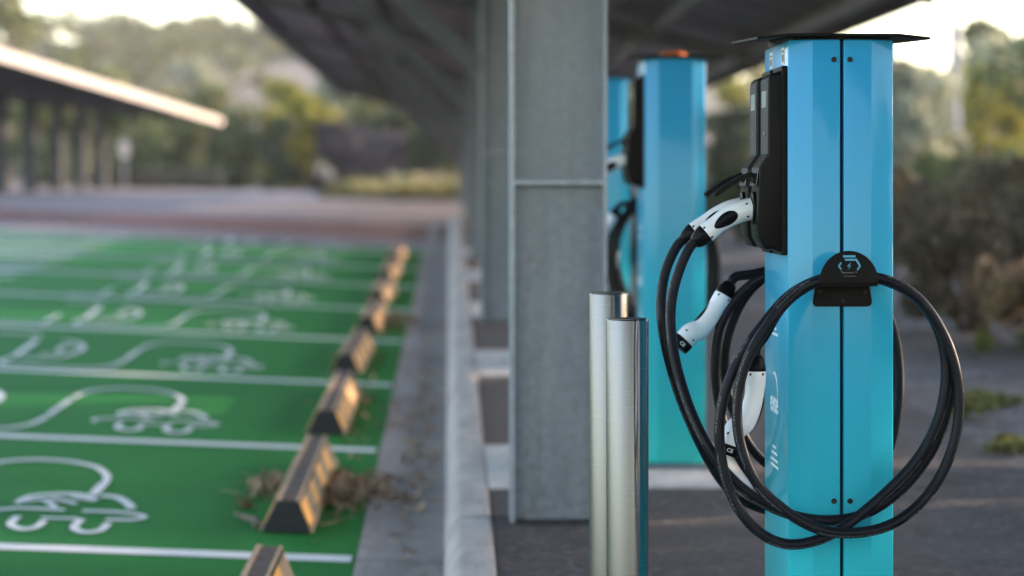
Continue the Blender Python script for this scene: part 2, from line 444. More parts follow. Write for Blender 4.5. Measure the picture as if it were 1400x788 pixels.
# ------------------------------------------------------------------ bay markings
def flat_quad_mesh(name, quads, mat, lift=.004):
    vs = []; fs = []
    for q in quads:
        i = len(vs); vs += [(x, y, low(x, y)+lift) for x, y in q]; fs.append((i, i+1, i+2, i+3))
    return tag(raw(name, vs, fs, mat), kind='structure')
LINE0 = 7.46
for n in range(-3, 8):
    yc = LINE0 + 2.5*n
    qs = []
    xs = [XE-.015-.5*i for i in range(0, 19)]
    for a, b2 in zip(xs, xs[1:]):
        ya = yc + .045 + .055*(a-XE)/1.5*1.0; yb = yc + .045 + .055*(b2-XE)/1.5
        qs.append([(b2,yb-.055),(a,ya-.055),(a,ya+.055),(b2,yb+.055)])
    flat_quad_mesh('bay_line', qs, M['lines'])
YS = 2.0        # the paint is stretched along the drive direction
def strokes(lines):
    """polylines in metres -> quads of a painted stroke, wider along the bay"""
    qs = []
    for w, pts in lines:
        P = [Vector((x, y/YS)) for x, y in pts]
        if len(P) > 2:
            P = [Vector((q.x, q.y)) for q in catmull([(p.x, p.y, 0) for p in P], 6)]
        L = []
        for i in range(len(P)):
            t = (P[min(len(P)-1,i+1)] - P[max(0,i-1)]).normalized(); nn = Vector((-t.y, t.x))
            L.append((P[i]+nn*w/2, P[i]-nn*w/2))
        for (a, b2), (c, d) in zip(L, L[1:]):
            qs.append([(b2.x,b2.y*YS),(d.x,d.y*YS),(c.x,c.y*YS),(a.x,a.y*YS)])
    return qs
W = .028
CAR = [(W,[(-1.481,8.278),(-1.462,8.429),(-1.387,8.507),(-1.308,8.520),(-1.228,8.430)]),
 (W*1.15,[(-1.226,8.518),(-1.168,8.491),(-1.113,8.363),(-1.087,8.265)]),
 (W*.8,[(-1.462,8.330),(-1.405,8.373),(-1.339,8.222)]),(W*.8,[(-1.391,8.422),(-1.323,8.365),(-1.285,8.316)]),(W*.7,[(-1.325,8.47),(-1.232,8.40)]),
 (W*.8,[(-1.545,8.010),(-1.555,8.10),(-1.501,8.142),(-1.442,8.183),(-1.302,8.183)]),
 (W*.8,[(-1.243,8.18),(-1.133,8.186),(-1.053,8.154),(-1.025,8.10),(-1.062,8.043),(-1.143,8.031)]),
 (W*.7,[(-1.353,8.010),(-1.234,8.020)]),
 (W,[(-1.430,8.02),(-1.425,7.86),(-1.375,7.78),(-1.336,7.83),(-1.334,7.956)]),
 (W,[(-1.220,8.02),(-1.219,7.85),(-1.175,7.77),(-1.130,7.82),(-1.125,7.956)]),
 (W*1.3,[(-1.260,8.800),(-1.258,8.530)])]
def sh(dy, lines): return [(w, [(x, y+dy) for x, y in p]) for w, p in lines]
CABLE = [(W,[(-1.257,11.300),(-1.262,11.40),(-1.283,11.520),(-1.346,11.690),(-1.457,11.799),(-1.588,11.815),(-1.695,11.730),(-1.748,11.556),(-1.764,11.345)]),
 (W*1.05,[(-1.766,11.289),(-1.770,10.660)]),
 (W,[(-1.766,10.611),(-1.785,10.379),(-1.825,10.237),(-1.90,10.15),(-2.05,10.13),(-2.20,10.15),(-2.33,10.16)])]
PUMP = [(W,[(-2.33,12.66),(-2.37,12.80),(-2.36,13.02)]),(W*1.3,[(-2.352,13.06),(-2.392,14.02)]),
 (W*1.1,[(-2.30,13.02),(-2.20,13.05),(-2.105,13.20),(-2.072,13.66),(-2.150,13.98),(-2.25,14.06)]),
 (W*.9,[(-2.16,13.90),(-2.20,13.62),(-2.15,13.40)]),(W*.8,[(-2.24,13.2),(-2.165,13.35)]),
 (W,[(-2.403,14.25),(-2.50,14.40),(-2.68,14.38)]),
 (W,[(-2.55,12.70),(-2.55,13.3)]),(W,[(-2.52,12.66),(-2.80,12.62)])]
for n in range(-1, 8):
    dy = 2.5*n
    qs = strokes(sh(dy, CAR) + sh(dy-2.5, CABLE) + sh(dy-5.0, PUMP))
    flat_quad_mesh('bay_symbol', qs, M['lines'], .005)
hq = []
for i in range(12):
    y = 17.6 + i*.75; x = -3.45
    hq.append([(x-1.9,y-.9),(x-1.84,y-1.0),(x+.06,y-.1),(x,y+.0)])
flat_quad_mesh('bay_hatching', hq, M['lines'], .007)

# ------------------------------------------------------------------ charging station
CX = .7947; CYS = [4.9, 8.55, 12.2]
def text_mesh(body, size):
    cu = bpy.data.curves.new('t', 'FONT'); cu.body = body; cu.size = size; cu.extrude = .0004
    cu.offset = .0006*size/.068; cu.align_x = 'CENTER'; cu.align_y = 'CENTER'; cu.resolution_u = 4
    o = bpy.data.objects.new('t', cu); COL.objects.link(o)
    bpy.context.view_layer.update()
    me = bpy.data.meshes.new_from_object(o.evaluated_get(bpy.context.evaluated_depsgraph_get()))
    COL.objects.unlink(o); bpy.data.objects.remove(o)
    return me

def make_station(plain=False):
    st = thing('charging_station', (CX, CYS[0], g(CYS[0])), 'x', 'charging station', 'blue charging stations along the kerb')
    MB().box(-.15,.15,-.03,.43,.008,.020).build('base_plate', M['galv'], st, bevel=.003)
    MB().box(-.080,.080,.022,.378,.020,1.392).build('inner_frame', M['black'], st)
    for sg in ((0,) if plain else (-1, 1)):
        if plain: pl = [(-.060,0),(.060,0),(.108,.018),(.108,.382),(.060,.400),(-.060,.400),(-.108,.382),(-.108,.018)]
        else: pl = [(sg*.0034,0),(sg*.060,0),(sg*.1080,.018),(sg*.1080,.382),(sg*.060,.400),(sg*.0034,.400)]
        b = MB(); b.prism(pl, lambda p, q, t: (p, q, t), .022, 1.398)
        c = b.build('casing_panel', M['station'], st, smooth=14, bevel=.0035, seg=4)
        for z in ((.06, .90, 1.30) if plain else (.4585, .9, 1.357)):
            for yy, ax in ((-.0005, (0,-1,0)), (.4005, (0,1,0))):
                if z == .9 and ax[1] < 0 and not plain: continue
                xs = .020 if plain else sg*.0163
                s = MB(); s.cyl((xs, yy, z), ax, .0058, .0022, 16, .0050)
                s.cyl((xs, yy+ax[1]*.0023, z), ax, .0022, .0004, 6)
                s.build('screw', M['station'] if plain else M['screw'], c, smooth=30)
        if sg <= 0:
            # printing on the left side, read from the bay side
            def side(name, me_or_mb, zc, yc):
                o = link(bpy.data.objects.new(name, me_or_mb)) if isinstance(me_or_mb, bpy.types.Mesh) else None
                o.parent = c; o.matrix_local = Matrix.Translation((-.1084, yc, zc)) @ Matrix(((0,0,-1,0),(-1,0,0,0),(0,1,0,0),(0,0,0,1)))
                return o
            me = text_mesh('evse', .068); me.materials.append(M['print'])
            side('lettering', me, .640, .225)
            a = MB()     # the crescent over the lettering
            for i in range(14):
                t0 = R(125 - i*10.5); t1 = R(125 - (i+1)*10.5)
                w0 = .011*math.sin(math.pi*(i)/14)+.0008; w1 = .011*math.sin(math.pi*(i+1)/14)+.0008
                r = .047
                vs = []
                for tt, ww in ((t0,w0),(t1,w1)):
                    for rr in (r, r-ww): vs.append((-.1086, .215 - math.cos(tt)*rr*1.05, .648 + math.sin(tt)*rr + .012))
                a.add(vs, [(0,1,3,2)])
            a.build('crescent_mark', M['print'], c)
            rr = random.Random(3)
            for rows in (((.828,.09),(.816,.11),(.798,.06),(.786,.09)),((.546,.05),(.533,.08),(.518,.11),(.506,.10))):
              b2 = MB()
              for z, wid in rows:
                yy = .225 + wid/2
                while yy > .225 - wid/2:
                    l = rr.uniform(.006,.013); b2.box(-.1086,-.1081, yy-l, yy, z-.0028, z+.0028); yy -= l + .003
              b2.build('fine_print', M['print'], c)
    # hood: thin black sheet with drooping wings
    h = MB()
    pr = [(-.176,1.3960),(-.112,1.4025),(.112,1.4025),(.176,1.3960),(.176,1.4015),(.112,1.4085),(-.112,1.4085),(-.176,1.4015)]
    h.prism(pr, lambda p, q, t: (p, t, q + max(0, t)*.042), -.026, .426)
    hd_ = h.build('hood', M['black'], st, bevel=.001)
    h = MB(); h.prism([(.003,1.3978),(.395,1.3978),(.395,1.4022+.395*.042),(.003,1.4022)], lambda p, q, t: (t, p, q), -.098, .098); h.build('hood_neck', M['black'], hd_)
    if plain:
        h = MB(); h.lathe([(.052,1.4118),(.050,1.418),(.040,1.424),(.015,1.427)], 28, (0,.10,0)); h.build('orange_dome', M['orange'], st, smooth=60)  # shallow orange dome on top of the hood
    # two wall units on the left face
    for y0, y1 in ((.030,.152),(.215,.335)):
        u = MB()
        out = [(-.1085,1.338),(-.1085,.965),(-.126,.965),(-.131,.971),(-.153,.971),(-.166,.9946),(-.169,1.032),(-.164,1.136),(-.1455,1.163),(-.1455,1.322),(-.140,1.3304),(-.124,1.331),(-.120,1.338)]
        u.prism(out, lambda p, q, t: (p, t, q), y0, y1)
        un = u.build('charger_unit', M['plastic'], st, smooth=25, bevel=.004, seg=3)
        MB().box(-.120,-.1082,y0-.006,y1+.006,.958,1.346).build('back_plate', M['black'], un, bevel=.003)
        f = MB()
        fo = [(-.1462,1.165),(-.1462,1.318),(-.1474,1.318),(-.1474,1.1655)]
        f.prism(fo, lambda p, q, t: (p, t, q), y0+.008, y1-.008)
        fo = [(-.1462,1.1645),(-.1646,1.1370),(-.1694,1.100),(-.1706,1.100),(-.1659,1.1378),(-.1474,1.1650)]
        f.prism(fo, lambda p, q, t: (p, t, q), y0+.008, y1-.008)
        f.build('glossy_cover', M['gloss'], un, bevel=.0004)
        MB().box(-.1482,-.1475,y0+.030,y1-.030,1.262,1.296).build('display', M['display'], un)
        MB().box(-.1482,-.1475,y0+.045,y1-.045,1.205,1.213).build('indicator', M['grey_engrave'], un)
        ym = (y0+y1)/2
        sk = MB(); sk.sweep([(-.160,ym,1.054),(-.1735,ym,1.054)], [.034,.034], 28); sk.build('socket_ring', M['plastic'], un, smooth=30, bevel=.002)
        lv = MB()
        fl = [(-.160,1.094),(-.172,1.125),(-.205,1.112),(-.238,1.090),(-.250,1.080)]
        for a, b3 in zip(fl, fl[1:]):
            t = Vector((b3[0]-a[0], b3[1]-a[1])).normalized(); nn = Vector((-t.y, t.x))*.0045
            lv.prism([(a[0]+nn.x,a[1]+nn.y),(a[0]-nn.x,a[1]-nn.y),(b3[0]-nn.x,b3[1]-nn.y),(b3[0]+nn.x,b3[1]+nn.y)], lambda p, q, t2: (p, t2, q), ym-.021, ym+.021)
        lv.build('socket_lid', M['plastic'], un, bevel=.001)
        # sticker above
        s = MB(); s.box(-.1088,-.1082, ym-.026, ym+.020, 1.352, 1.386); s.build('sticker', M['label'], st)
        s2 = MB()
        for i in range(5): s2.box(-.1091,-.1089, ym-.018+.0068*i, ym-.0145+.0068*i, 1.357, 1.372)
        s2.box(-.1091,-.1089, ym-.018, ym+.012, 1.376, 1.380)
        s2.build('sticker_print', M['grey_engrave'], st)
    # cable hangers front and back
    for sg in ((-1,) if plain else (1, -1)):
        fy = (lambda y: y) if sg > 0 else (lambda y: .400 - y)
        def F(p, q, t): return (p, fy(t), q)
        b = MB()
        pl = []
        for (cx, cz, a0) in ((.0515,.898-.005,0),(-.0515,.898-.005,90),(-.0515,.8545+.010,180),(.0515,.8545+.010,270)):
            for i in range(4):
                a = R(a0+30*i); r = .010 if cz < .88 else .005
                pl.append((cx + math.cos(a)*r*.9, cz + math.sin(a)*r))
        b.prism(pl, F, -.0015, -.0045)
        hg = b.build('cable_hanger', M['black'], st, bevel=.0006)
        sh2 = MB()      # flat shelf the coil rests on
        sh2.prism([(-.0575,.8985),(.0575,.8985),(.0575,.9010),(-.0575,.9010)], F, -.0046, -.0830)
        sh2.build('hanger_shelf', M['black'], hg)
        pt = MB(); pl = [(-.0595,.9066)]
        pl = [(.0590*math.cos(R(a)), .9080 + .0620*math.sin(R(a))) for a in range(0, 181, 9)]
        pl = [(.0592,.9015)] + pl + [(-.0592,.9015)]
        pt.prism(pl, F, -.0832, -.0862)
        pp = pt.build('hanger_plate', M['black'], hg, smooth=30, bevel=.0006)
        if sg > 0:
            k = .0001756; ec = (525, 300)
            def E(u, v): return ((u-522)*k, .9066 + (430-v)*k)
            def poly(mb, pts): mb.prism([E(*p) for p in pts], lambda p, q, t: (p, t, q), -.0863, -.0868)
            e = MB()
            poly(e, [(455,145),(455,120),(595,120),(595,145)])
            poly(e, [(478,182),(472,160),(612,160),(605,182)])
            poly(e, [(612,160),(657,238),(637,242),(598,182)])
            poly(e, [(657,243),(625,292),(608,284),(637,242)])
            poly(e, [(430,195),(395,240),(412,246),(437,215)])
            poly(e, [(395,243),(425,285),(437,272),(412,240)])
            poly(e, [(542,198),(500,245),(520,247),(530,232)])
            poly(e, [(500,245),(552,232),(530,255)])
            poly(e, [(528,240),(552,232),(512,285)])
            e.build('emblem', M['inlay'], pp)
            e2 = MB()
            for q in ([(440,324),(440,314),(575,314),(575,324)], [(460,362),(460,354),(600,354),(600,362)], [(440,318),(428,290),(437,286),(449,314)], [(600,300),(618,310),(600,322),(590,312)]): poly(e2, q)
            e2.build('engraved_mark', M['grey_engrave'], pp)
        for x, z in ((-.046,.886),(.046,.884),(.000,.866)):
            s = MB(); s.cyl((x, fy(-.0046), z), (0,-sg,0), .0042, .0022, 14, .0034); s.build('screw', M['screw'], hg, smooth=30)
    return st

# ------------------------------------------------------------------ charging cable with two connectors
def side_patch(mb, path, radii, s0, s1, sgn, hw, lift=.0006):
    """oval grip insert lying on the side of a swept handle whose bend plane normal is Y-like"""
    pass

def make_connector(parent, ctrl, up, nose_len, grips=('n-','n+')):
    """ctrl: points nose -> cable end (4+), lying in a plane; up = plane normal (side of the handle)"""
    N = Vector(up).normalized()
    P = catmull(ctrl, 8); n = len(P)
    L = [0]
    for a, b in zip(P, P[1:]): L.append(L[-1] + (b-a).length)
    tot = L[-1]
    def rad(t):      # (sideways, in plane)
        ks = [(0,.0228,.0232),(.25,.0226,.0228),(.45,.0205,.0218),(.72,.0190,.0198),(.96,.0205,.0212),(1,.0200,.0205)]
        for (a, x, y), (b, x2, y2) in zip(ks, ks[1:]):
            if t <= b:
                q = (t-a)/(b-a); q = q*q*(3-2*q); return (x+(x2-x)*q, y+(y2-y)*q)
        return ks[-1][1:]
    body = MB(); body.sweep(P, [rad(l/tot) for l in L], 26, side=N)
    c = body.build('connector', M['white'], parent, smooth=35)
    def frame(t):
        s = t*tot
        i = max(0, min(n-2, next((j for j in range(n-1) if L[j+1] >= s), n-2)))
        q = (s-L[i])/(L[i+1]-L[i]); p = P[i].lerp(P[i+1], q)
        T = (P[min(n-1,i+2)]-P[max(0,i-1)]).normalized()
        return p, T, N, T.cross(N), rad(t)
    for gk in grips:        # dark grip inserts
        sg = -1 if gk[1] == '-' else 1
        g_ = MB(); K = 26; RI = 5
        def pt(a, k):
            t = .56 + .25*math.cos(a)*k
            p, T, nn, w, (ra, rb) = frame(t)
            v = .0135*math.sin(a)*k*(1.0 - .25*math.cos(a)) - .001
            if gk[0] == 'w': nn, w, ra, rb = w, nn, rb, ra
            h = ra*math.sqrt(max(0, 1-(v/rb)**2)) + .0006
            return p + w*v + nn*sg*h
        vs = [pt(0, 0)]
        for r_ in range(1, RI+1):
            for i in range(K): vs.append(pt(2*math.pi*i/K, r_/RI))
        fs = [(0, 1+i, 1+(i+1)%K) for i in range(K)]
        for r_ in range(RI-1):
            for i in range(K): fs.append((1+r_*K+i, 1+(r_+1)*K+i, 1+(r_+1)*K+(i+1)%K, 1+r_*K+(i+1)%K))
        g_.add(vs, fs); g_.build('grip_insert', M['plastic'], c, smooth=60)
    for sg in (-1, 1):
        for t, v in ((.10,.012),(.13,-.013),(.955,.012),(.955,-.012)):
            p, T, nn, w, (ra, rb) = frame(t)
            h = ra*math.sqrt(max(0, 1-(v/rb)**2))
            s = MB(); s.cyl(p + w*v + nn*sg*(h-.0006), nn*sg, .0028, .0012, 12); s.build('screw', M['screw'], c)
    # nose collar (mating end)
    T0 = (P[0]-P[1]).normalized()
    if nose_len > 0:
        ns = MB(); ns.sweep([P[0]-T0*.001, P[0]+T0*nose_len*.35, P[0]+T0*nose_len], [.0236,.0240,.0228], 28, side=N)
        nz = ns.build('connector_nose', M['plastic'], parent, smooth=40, bevel=.0015)
        for txt, off in (('CE', .000),):
            me = text_mesh(txt, .011); me.materials.append(M['print'])
            o = link(bpy.data.objects.new('lettering', me)); o.parent = nz
            pos = P[0] + T0*nose_len*.45 + N*.0245
            X = T0.cross(N).normalized(); Y = -T0
            if X.x < 0: X = -X; Y = N.cross(X)
            o.matrix_local = Matrix(((X.x,Y.x,N.x,pos.x),(X.y,Y.y,N.y,pos.y),(X.z,Y.z,N.z,pos.z),(0,0,0,1)))
    else:
        sk = MB(); sk.sweep([P[0]-T0*.002, P[0]+T0*.014], [.0222,.0222], 28, side=N); sk.build('connector_nose', M['plastic'], parent, smooth=40)
    # strain relief
    E1 = (P[-1]-P[-2]).normalized()
    sr = MB(); sr.sweep([P[-1]-E1*.002, P[-1]+E1*.006, P[-1]+E1*.022, P[-1]+E1*.030], [(.0208,.0212),(.0204,.0208),(.0165,.0168),(.0128,.0128)], 22, side=N)
    sr.build('strain_relief', M['plastic'], parent, smooth=40, bevel=.0008)
    return P[-1] + E1*.028, E1

FRONT = [(-0.309,0.090,0.951),(-0.331,0.085,0.907),(-0.343,0.080,0.846),(-0.342,0.060,0.785),(-0.333,0.040,0.726),(-0.313,0.010,0.654),(-0.285,-0.020,0.588),(-0.248,-0.035,0.529),(-0.201,-0.040,0.483),(-0.146,-0.040,0.450),(-0.076,-0.035,0.426),(0.007,-0.030,0.425),(0.075,-0.032,0.453),(0.144,-0.036,0.515),(0.190,-0.040,0.593),(0.213,-0.045,0.675),(0.210,-0.040,0.748),(0.186,-0.038,0.821),(0.140,-0.035,0.881),(0.077,-0.030,0.911),(0.011,-0.027,0.921),(-0.052,-0.030,0.911),(-0.116,-0.040,0.879),(-0.159,-0.045,0.830),(-0.203,-0.050,0.775),(-0.237,-0.055,0.711),(-0.255,-0.060,0.647),(-0.257,-0.060,0.579),(-0.243,-0.065,0.503),(-0.215,-0.070,0.444),(-0.172,-0.075,0.400),(-0.117,-0.078,0.380),(-0.052,-0.078,0.393),(0.004,-0.075,0.424),(0.069,-0.070,0.477),(0.138,-0.065,0.544),(0.182,-0.060,0.621),(0.201,-0.058,0.702),(0.196,-0.055,0.779),(0.171,-0.050,0.843),(0.124,-0.048,0.892),(0.070,-0.050,0.913),(0.008,-0.050,0.920),(-0.055,-0.052,0.910),(-0.110,-0.065,0.880),(-0.154,-0.072,0.831),(-0.198,-0.078,0.766),(-0.220,-0.080,0.700),(-0.225,-0.082,0.632),(-0.214,-0.085,0.569),(-0.189,-0.090,0.510),(-0.153,-0.095,0.471),(-0.098,-0.100,0.430),(-0.039,-0.100,0.409),(0.034,-0.098,0.409),(0.103,-0.090,0.431),(0.170,-0.080,0.491),(0.212,-0.075,0.575),(0.226,-0.070,0.660),(0.217,-0.068,0.741),(0.189,-0.066,0.814),(0.138,-0.066,0.882),(0.071,-0.068,0.914),(0.004,-0.070,0.921),(-0.058,-0.072,0.911),(-0.109,-0.055,0.879),(-0.140,-0.045,0.843),(-0.162,-0.030,0.795),(-0.173,-0.020,0.757)]
BACK = [(-0.319,0.275,0.955),(-0.337,0.270,0.918),(-0.347,0.260,0.855),(-0.344,0.250,0.792),(-0.328,0.250,0.719),(-0.301,0.270,0.636),(-0.266,0.300,0.560),(-0.229,0.340,0.491),(-0.182,0.390,0.429),(-0.116,0.430,0.388),(-0.039,0.440,0.375),(0.046,0.440,0.375),(0.122,0.440,0.413),(0.174,0.440,0.507),(0.198,0.440,0.610),(0.198,0.440,0.714),(0.179,0.440,0.808),(0.131,0.440,0.878),(0.075,0.435,0.915),(0.008,0.430,0.923),(-0.058,0.430,0.915),(-0.115,0.435,0.895),(-0.162,0.440,0.855),(-0.200,0.440,0.795),(-0.212,0.440,0.710),(-0.204,0.445,0.625),(-0.184,0.450,0.554),(-0.140,0.460,0.468),(-0.073,0.470,0.409),(0.003,0.470,0.386),(0.080,0.470,0.409),(0.146,0.470,0.485),(0.179,0.470,0.579),(0.192,0.470,0.684),(0.175,0.468,0.788),(0.127,0.462,0.873),(0.060,0.458,0.911),(-0.016,0.455,0.921),(-0.082,0.460,0.910),(-0.139,0.465,0.860),(-0.172,0.470,0.793),(-0.187,0.470,0.727),(-0.181,0.480,0.646),(-0.145,0.490,0.549),(-0.097,0.495,0.482),(-0.030,0.495,0.453),(0.046,0.495,0.471),(0.115,0.495,0.567),(0.140,0.495,0.691),(0.110,0.490,0.825),(0.050,0.480,0.905),(-0.030,0.476,0.921),(-0.090,0.472,0.912),(-0.135,0.462,0.902),(-0.165,0.450,0.886)]

def make_cable(which):
    if which == 'front':
        c = thing('charging_cable', (CX, CYS[0], g(CYS[0])), 'x', 'charging cable', 'coiled charging cables')
        ym = .091; A = [(-.172,ym,1.053),(-.196,ym,1.0472),(-.2258,ym,1.0334),(-.2500,ym,1.0165),(-.2690,ym,1.0010)]
        B = [(-.2312,-.022,.5760),(-.2200,-.021,.6060),(-.1985,-.020,.6250),(-.1850,-.020,.6560),(-.1795,-.020,.6950),(-.1790,-.020,.7270)]
        mid = FRONT
    elif which == 'back':
        c = thing('charging_cable', (CX, CYS[0], g(CYS[0])), 'x', 'charging cable', 'coiled charging cables')
        ym = .275; A = [(-.172,ym,1.053),(-.196,ym,1.0472),(-.2258,ym,1.0334),(-.2530,ym,1.0165),(-.2740,ym,1.0010)]
        B = [(-.2800,.430,.7600),(-.2640,.432,.7760),(-.2440,.436,.7850),(-.2200,.440,.8140),(-.2010,.444,.8420),(-.1900,.446,.8600)]
        mid = BACK
    else:       # plugged into the front unit, coiled behind
        c = thing('charging_cable', (CX, CYS[0], g(CYS[0])), 'x', 'charging cable', 'coiled charging cables')
        ym = .091; A = [(-.172,ym,1.053),(-.196,ym,1.0472),(-.2258,ym,1.0334),(-.2500,ym,1.0165),(-.2690,ym,1.0010)]
        B = [(-.2200,.530,.5900),(-.2130,.531,.6180),(-.1985,.532,.6350),(-.1880,.532,.6660),(-.1825,.532,.7050),(-.1820,.532,.7370)]
        mid = [(x*.93 + (.010 if i < 8 else 0), (.09 + (y-.09)*min(1, i/8)) + .055*min(1, i/9), .92 - (.92-z)*.94) for i, (x, y, z) in enumerate(BACK)]
    ea, da = make_connector(c, A, (0,-1,0), 0)
    eb, db = make_connector(c, B, (0,-1,0), .021, ('w-',) if which != 'front' else ('w+',))
    pts = [ea - da*.004, ea + da*.018] + [Vector(p) for p in mid[1 if which == 'front' else 1:-1]] + [eb + db*.02, eb - db*.004]
    pts = relax(catmull(pts, 5), 6)
    j = MB(); j.sweep(pts, .0108, 14); jk = j.build('cable_jacket', M['cable'], c, smooth=60)
    ln = [0]
    for a, b_ in zip(pts, pts[1:]): ln.append(ln[-1] + (b_-a).length)
    uv = jk.data.uv_layers.new(name='UVMap')
    for lp in jk.data.loops:
        uv.data[lp.index].uv = (ln[lp.vertex_index//14], (lp.vertex_index % 14)/14)
    return c

station = make_station()
cab_f = make_cable('front'); cab_b = make_cable('back')
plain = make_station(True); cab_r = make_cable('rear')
stations = [station]; cables = [(cab_f, cab_b)]
for i, cy in enumerate(CYS[1:]):
    row = []
    for o in (plain, cab_r, cab_b):
        q = o if (i == 0 and o is not cab_b) else copy_tree(o)
        q.location = (CX, cy, g(cy)); q.scale = (1, 1, 1.043); row.append(q)
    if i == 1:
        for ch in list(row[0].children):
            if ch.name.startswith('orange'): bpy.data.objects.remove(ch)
    stations.append(row[0]); cables.append((row[1], row[2]))
station['label'] = 'nearest blue charging station in sharp focus with black coiled cable on its front hanger'
stations[1]['label'] = 'second blue to turquoise charging station, blurred, between the steel column and the nearest station'
stations[2]['label'] = 'farthest blue charging station, half hidden behind the large steel column'
cables[0][0]['label'] = 'black charging cable coiled over the front hanger of the sharp nearest station'
cables[0][1]['label'] = 'black charging cable plugged into the rear unit of the nearest station and coiled behind it'
cables[1][0]['label'] = 'blurred black cable from the front unit of the second station, outer coil behind it'
cables[1][1]['label'] = 'blurred black cable from the rear unit of the second station, its white plug hanging left'
cables[2][0]['label'] = 'blurred black cable from the front unit of the farthest station'
cables[2][1]['label'] = 'blurred black cable from the rear unit of the farthest station'

# ------------------------------------------------------------------ bollards
def bollard(x, y, top, label):
    z = g(y)
    o = thing('bollard', (x, y, z), label, 'bollard', 'brushed steel bollards')
    h = top - z; r = .0447
    b = MB(); b.lathe([(r,0.004),(r,h-.003),(r-.0006,h-.0012),(r-.002,h)], 72); b.build('post', M['steel'], o, smooth=40)
    c = MB(); c.lathe([(r-.003,h+.0002),(r-.003,h+.0012),(r-.006,h+.002)], 72); c.build('cap', M['steel'], o, smooth=40)
    f = MB(); f.lathe([(r+.035,0.001),(r+.035,.008),(r+.030,.011),(r+.001,.011)], 48); f.build('base_flange', M['steel'], o, smooth=40)
bollard(.372, 5.10, .956, 'nearer of two brushed stainless steel bollards, overlapping the other')
bollard(.360, 5.52, .993, 'taller-looking brushed stainless bollard standing just behind the nearer one')

# ------------------------------------------------------------------ solar canopy over the stations
Y0C, Y1C = -2.0, 64.5
cn = thing('solar_canopy', (.33, Y0C, g(Y0C)), 'dark solar carport canopy on a row of galvanised columns above the charging stations', 'canopy')
CO = Vector(cn.location)
XL, XR = -2.94, 3.06; ZM, TL = 1.225+2.0, .222
def rz(x): return ZM - TL*x
def lo_(m): # shift a world-space MB into canopy space
    m.v = [(x-CO.x, y-CO.y, z-CO.z) for x, y, z in m.v]; return m
cy = 7.5; idx = 0
while cy < 63:
    zb = g(cy)
    xl, xr = .1815, .479
    m = MB()
    zt = rz(.33) - .22
    m.box(xl, xl+.013, cy-.085, cy+.085, zb, zt)
    m.box(xr-.013, xr, cy-.085, cy+.085, zb, zt)
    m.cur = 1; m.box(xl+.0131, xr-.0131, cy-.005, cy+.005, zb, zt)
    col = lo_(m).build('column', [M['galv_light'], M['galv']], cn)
    zz = zb + 1.039
    for sg in (-1, 1):
        s = MB(); a, b_ = (cy-.083, cy-.0052) if sg < 0 else (cy+.0052, cy+.083)
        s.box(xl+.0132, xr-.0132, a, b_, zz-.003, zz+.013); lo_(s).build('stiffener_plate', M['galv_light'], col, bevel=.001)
    s = MB(); s.box(xl-.004, xr+.004, cy-.089, cy+.089, zb-.03, zb-.004); lo_(s).build('base_plate', M['galv'], col)
    for x0, z0, x1 in ((xl-.002, zt-.95, -1.30), (xr+.002, zt-.75, 1.55)):
        k_ = MB(); z1 = rz(x1) - .16
        dx, dz = x1-x0, z1-z0; l = math.hypot(dx, dz); nx, nz = -dz/l*.055, dx/l*.055
        k_.prism([(x0+nx,z0+nz),(x0-nx,z0-nz),(x1-nx,z1-nz),(x1+nx,z1+nz)], lambda p, q, t: (p, t, q), cy-.045, cy+.045)
        lo_(k_).build('brace', M['frame'], cn)
    # tapered rafter across, following the roof fall
    r_ = MB()
    for hw, d0, d1 in ((.055, 0, .014), (.006, .014, .20), (.055, .20, .214)):
        xs = [XL+.05, .33, XR-.05]
        vs = []
        for x in xs:
            dd = 1.0 if abs(x-.33) < .1 else .45
            for yy in (cy-hw, cy+hw):
                for d in (d0*dd if d0 > .1 else d0, d1*dd if d1 > .02 else d1):
                    vs.append((x, yy, rz(x) - .075 - d))
        fs = []
        for k_ in range(2):
            a = k_*4
            fs += [(a,a+4,a+5,a+1),(a+2,a+3,a+7,a+6),(a,a+2,a+6,a+4),(a+1,a+5,a+7,a+3)]
        fs += [(0,1,3,2),(8,10,11,9)]
        r_.add(vs, fs)
    lo_(r_).build('rafter', M['frame'], cn)
    cy += 7.5; idx += 1
for i in range(7):
    x = XL + .25 + i*(XR-XL-.5)/6
    p = MB(); p.box(x-.045, x+.045, Y0C, Y1C, rz(x)-.135, rz(x)-.026)
    p.v = [(a, b, c - TL*(a-x)) for a, b, c in p.v]
    lo_(p).build('purlin', M['frame'], cn)
PW, PL = 1.0, 1.9
y = Y0C
bay = MB(); cnt = 0
while y < Y1C - .5:
    nx = 3
    wx = (XR-XL)/nx
    for i in range(nx):
        x0 = XL + i*wx + .004; x1 = XL + (i+1)*wx - .004
        vs = []
        for zz in (-.012, .024):
            vs += [(x0,y+.012,rz(x0)+zz),(x1,y+.012,rz(x1)+zz),(x1,y+PW-.012,rz(x1)+zz),(x0,y+PW-.012,rz(x0)+zz)]
        bay.cur = 0; bay.add(vs, [(3,2,1,0),(4,5,6,7),(0,1,5,4),(1,2,6,5),(2,3,7,6),(3,0,4,7)])
        bay.cur = 1
        for ya, yb in ((y+.010,y+.045),(y+PW-.045,y+PW-.010)):
            vs = []
            for zz in (-.022,-.0125): vs += [(x0,ya,rz(x0)+zz),(x1,ya,rz(x1)+zz),(x1,yb,rz(x1)+zz),(x0,yb,rz(x0)+zz)]
            bay.add(vs, [(3,2,1,0),(4,5,6,7),(0,1,5,4),(1,2,6,5),(2,3,7,6),(3,0,4,7)])
    y += PW; cnt += 1
    if cnt % 8 == 0 or y >= Y1C - .5:
        lo_(bay).build('panel_array', [M['panel'], M['frame']], cn); bay = MB()
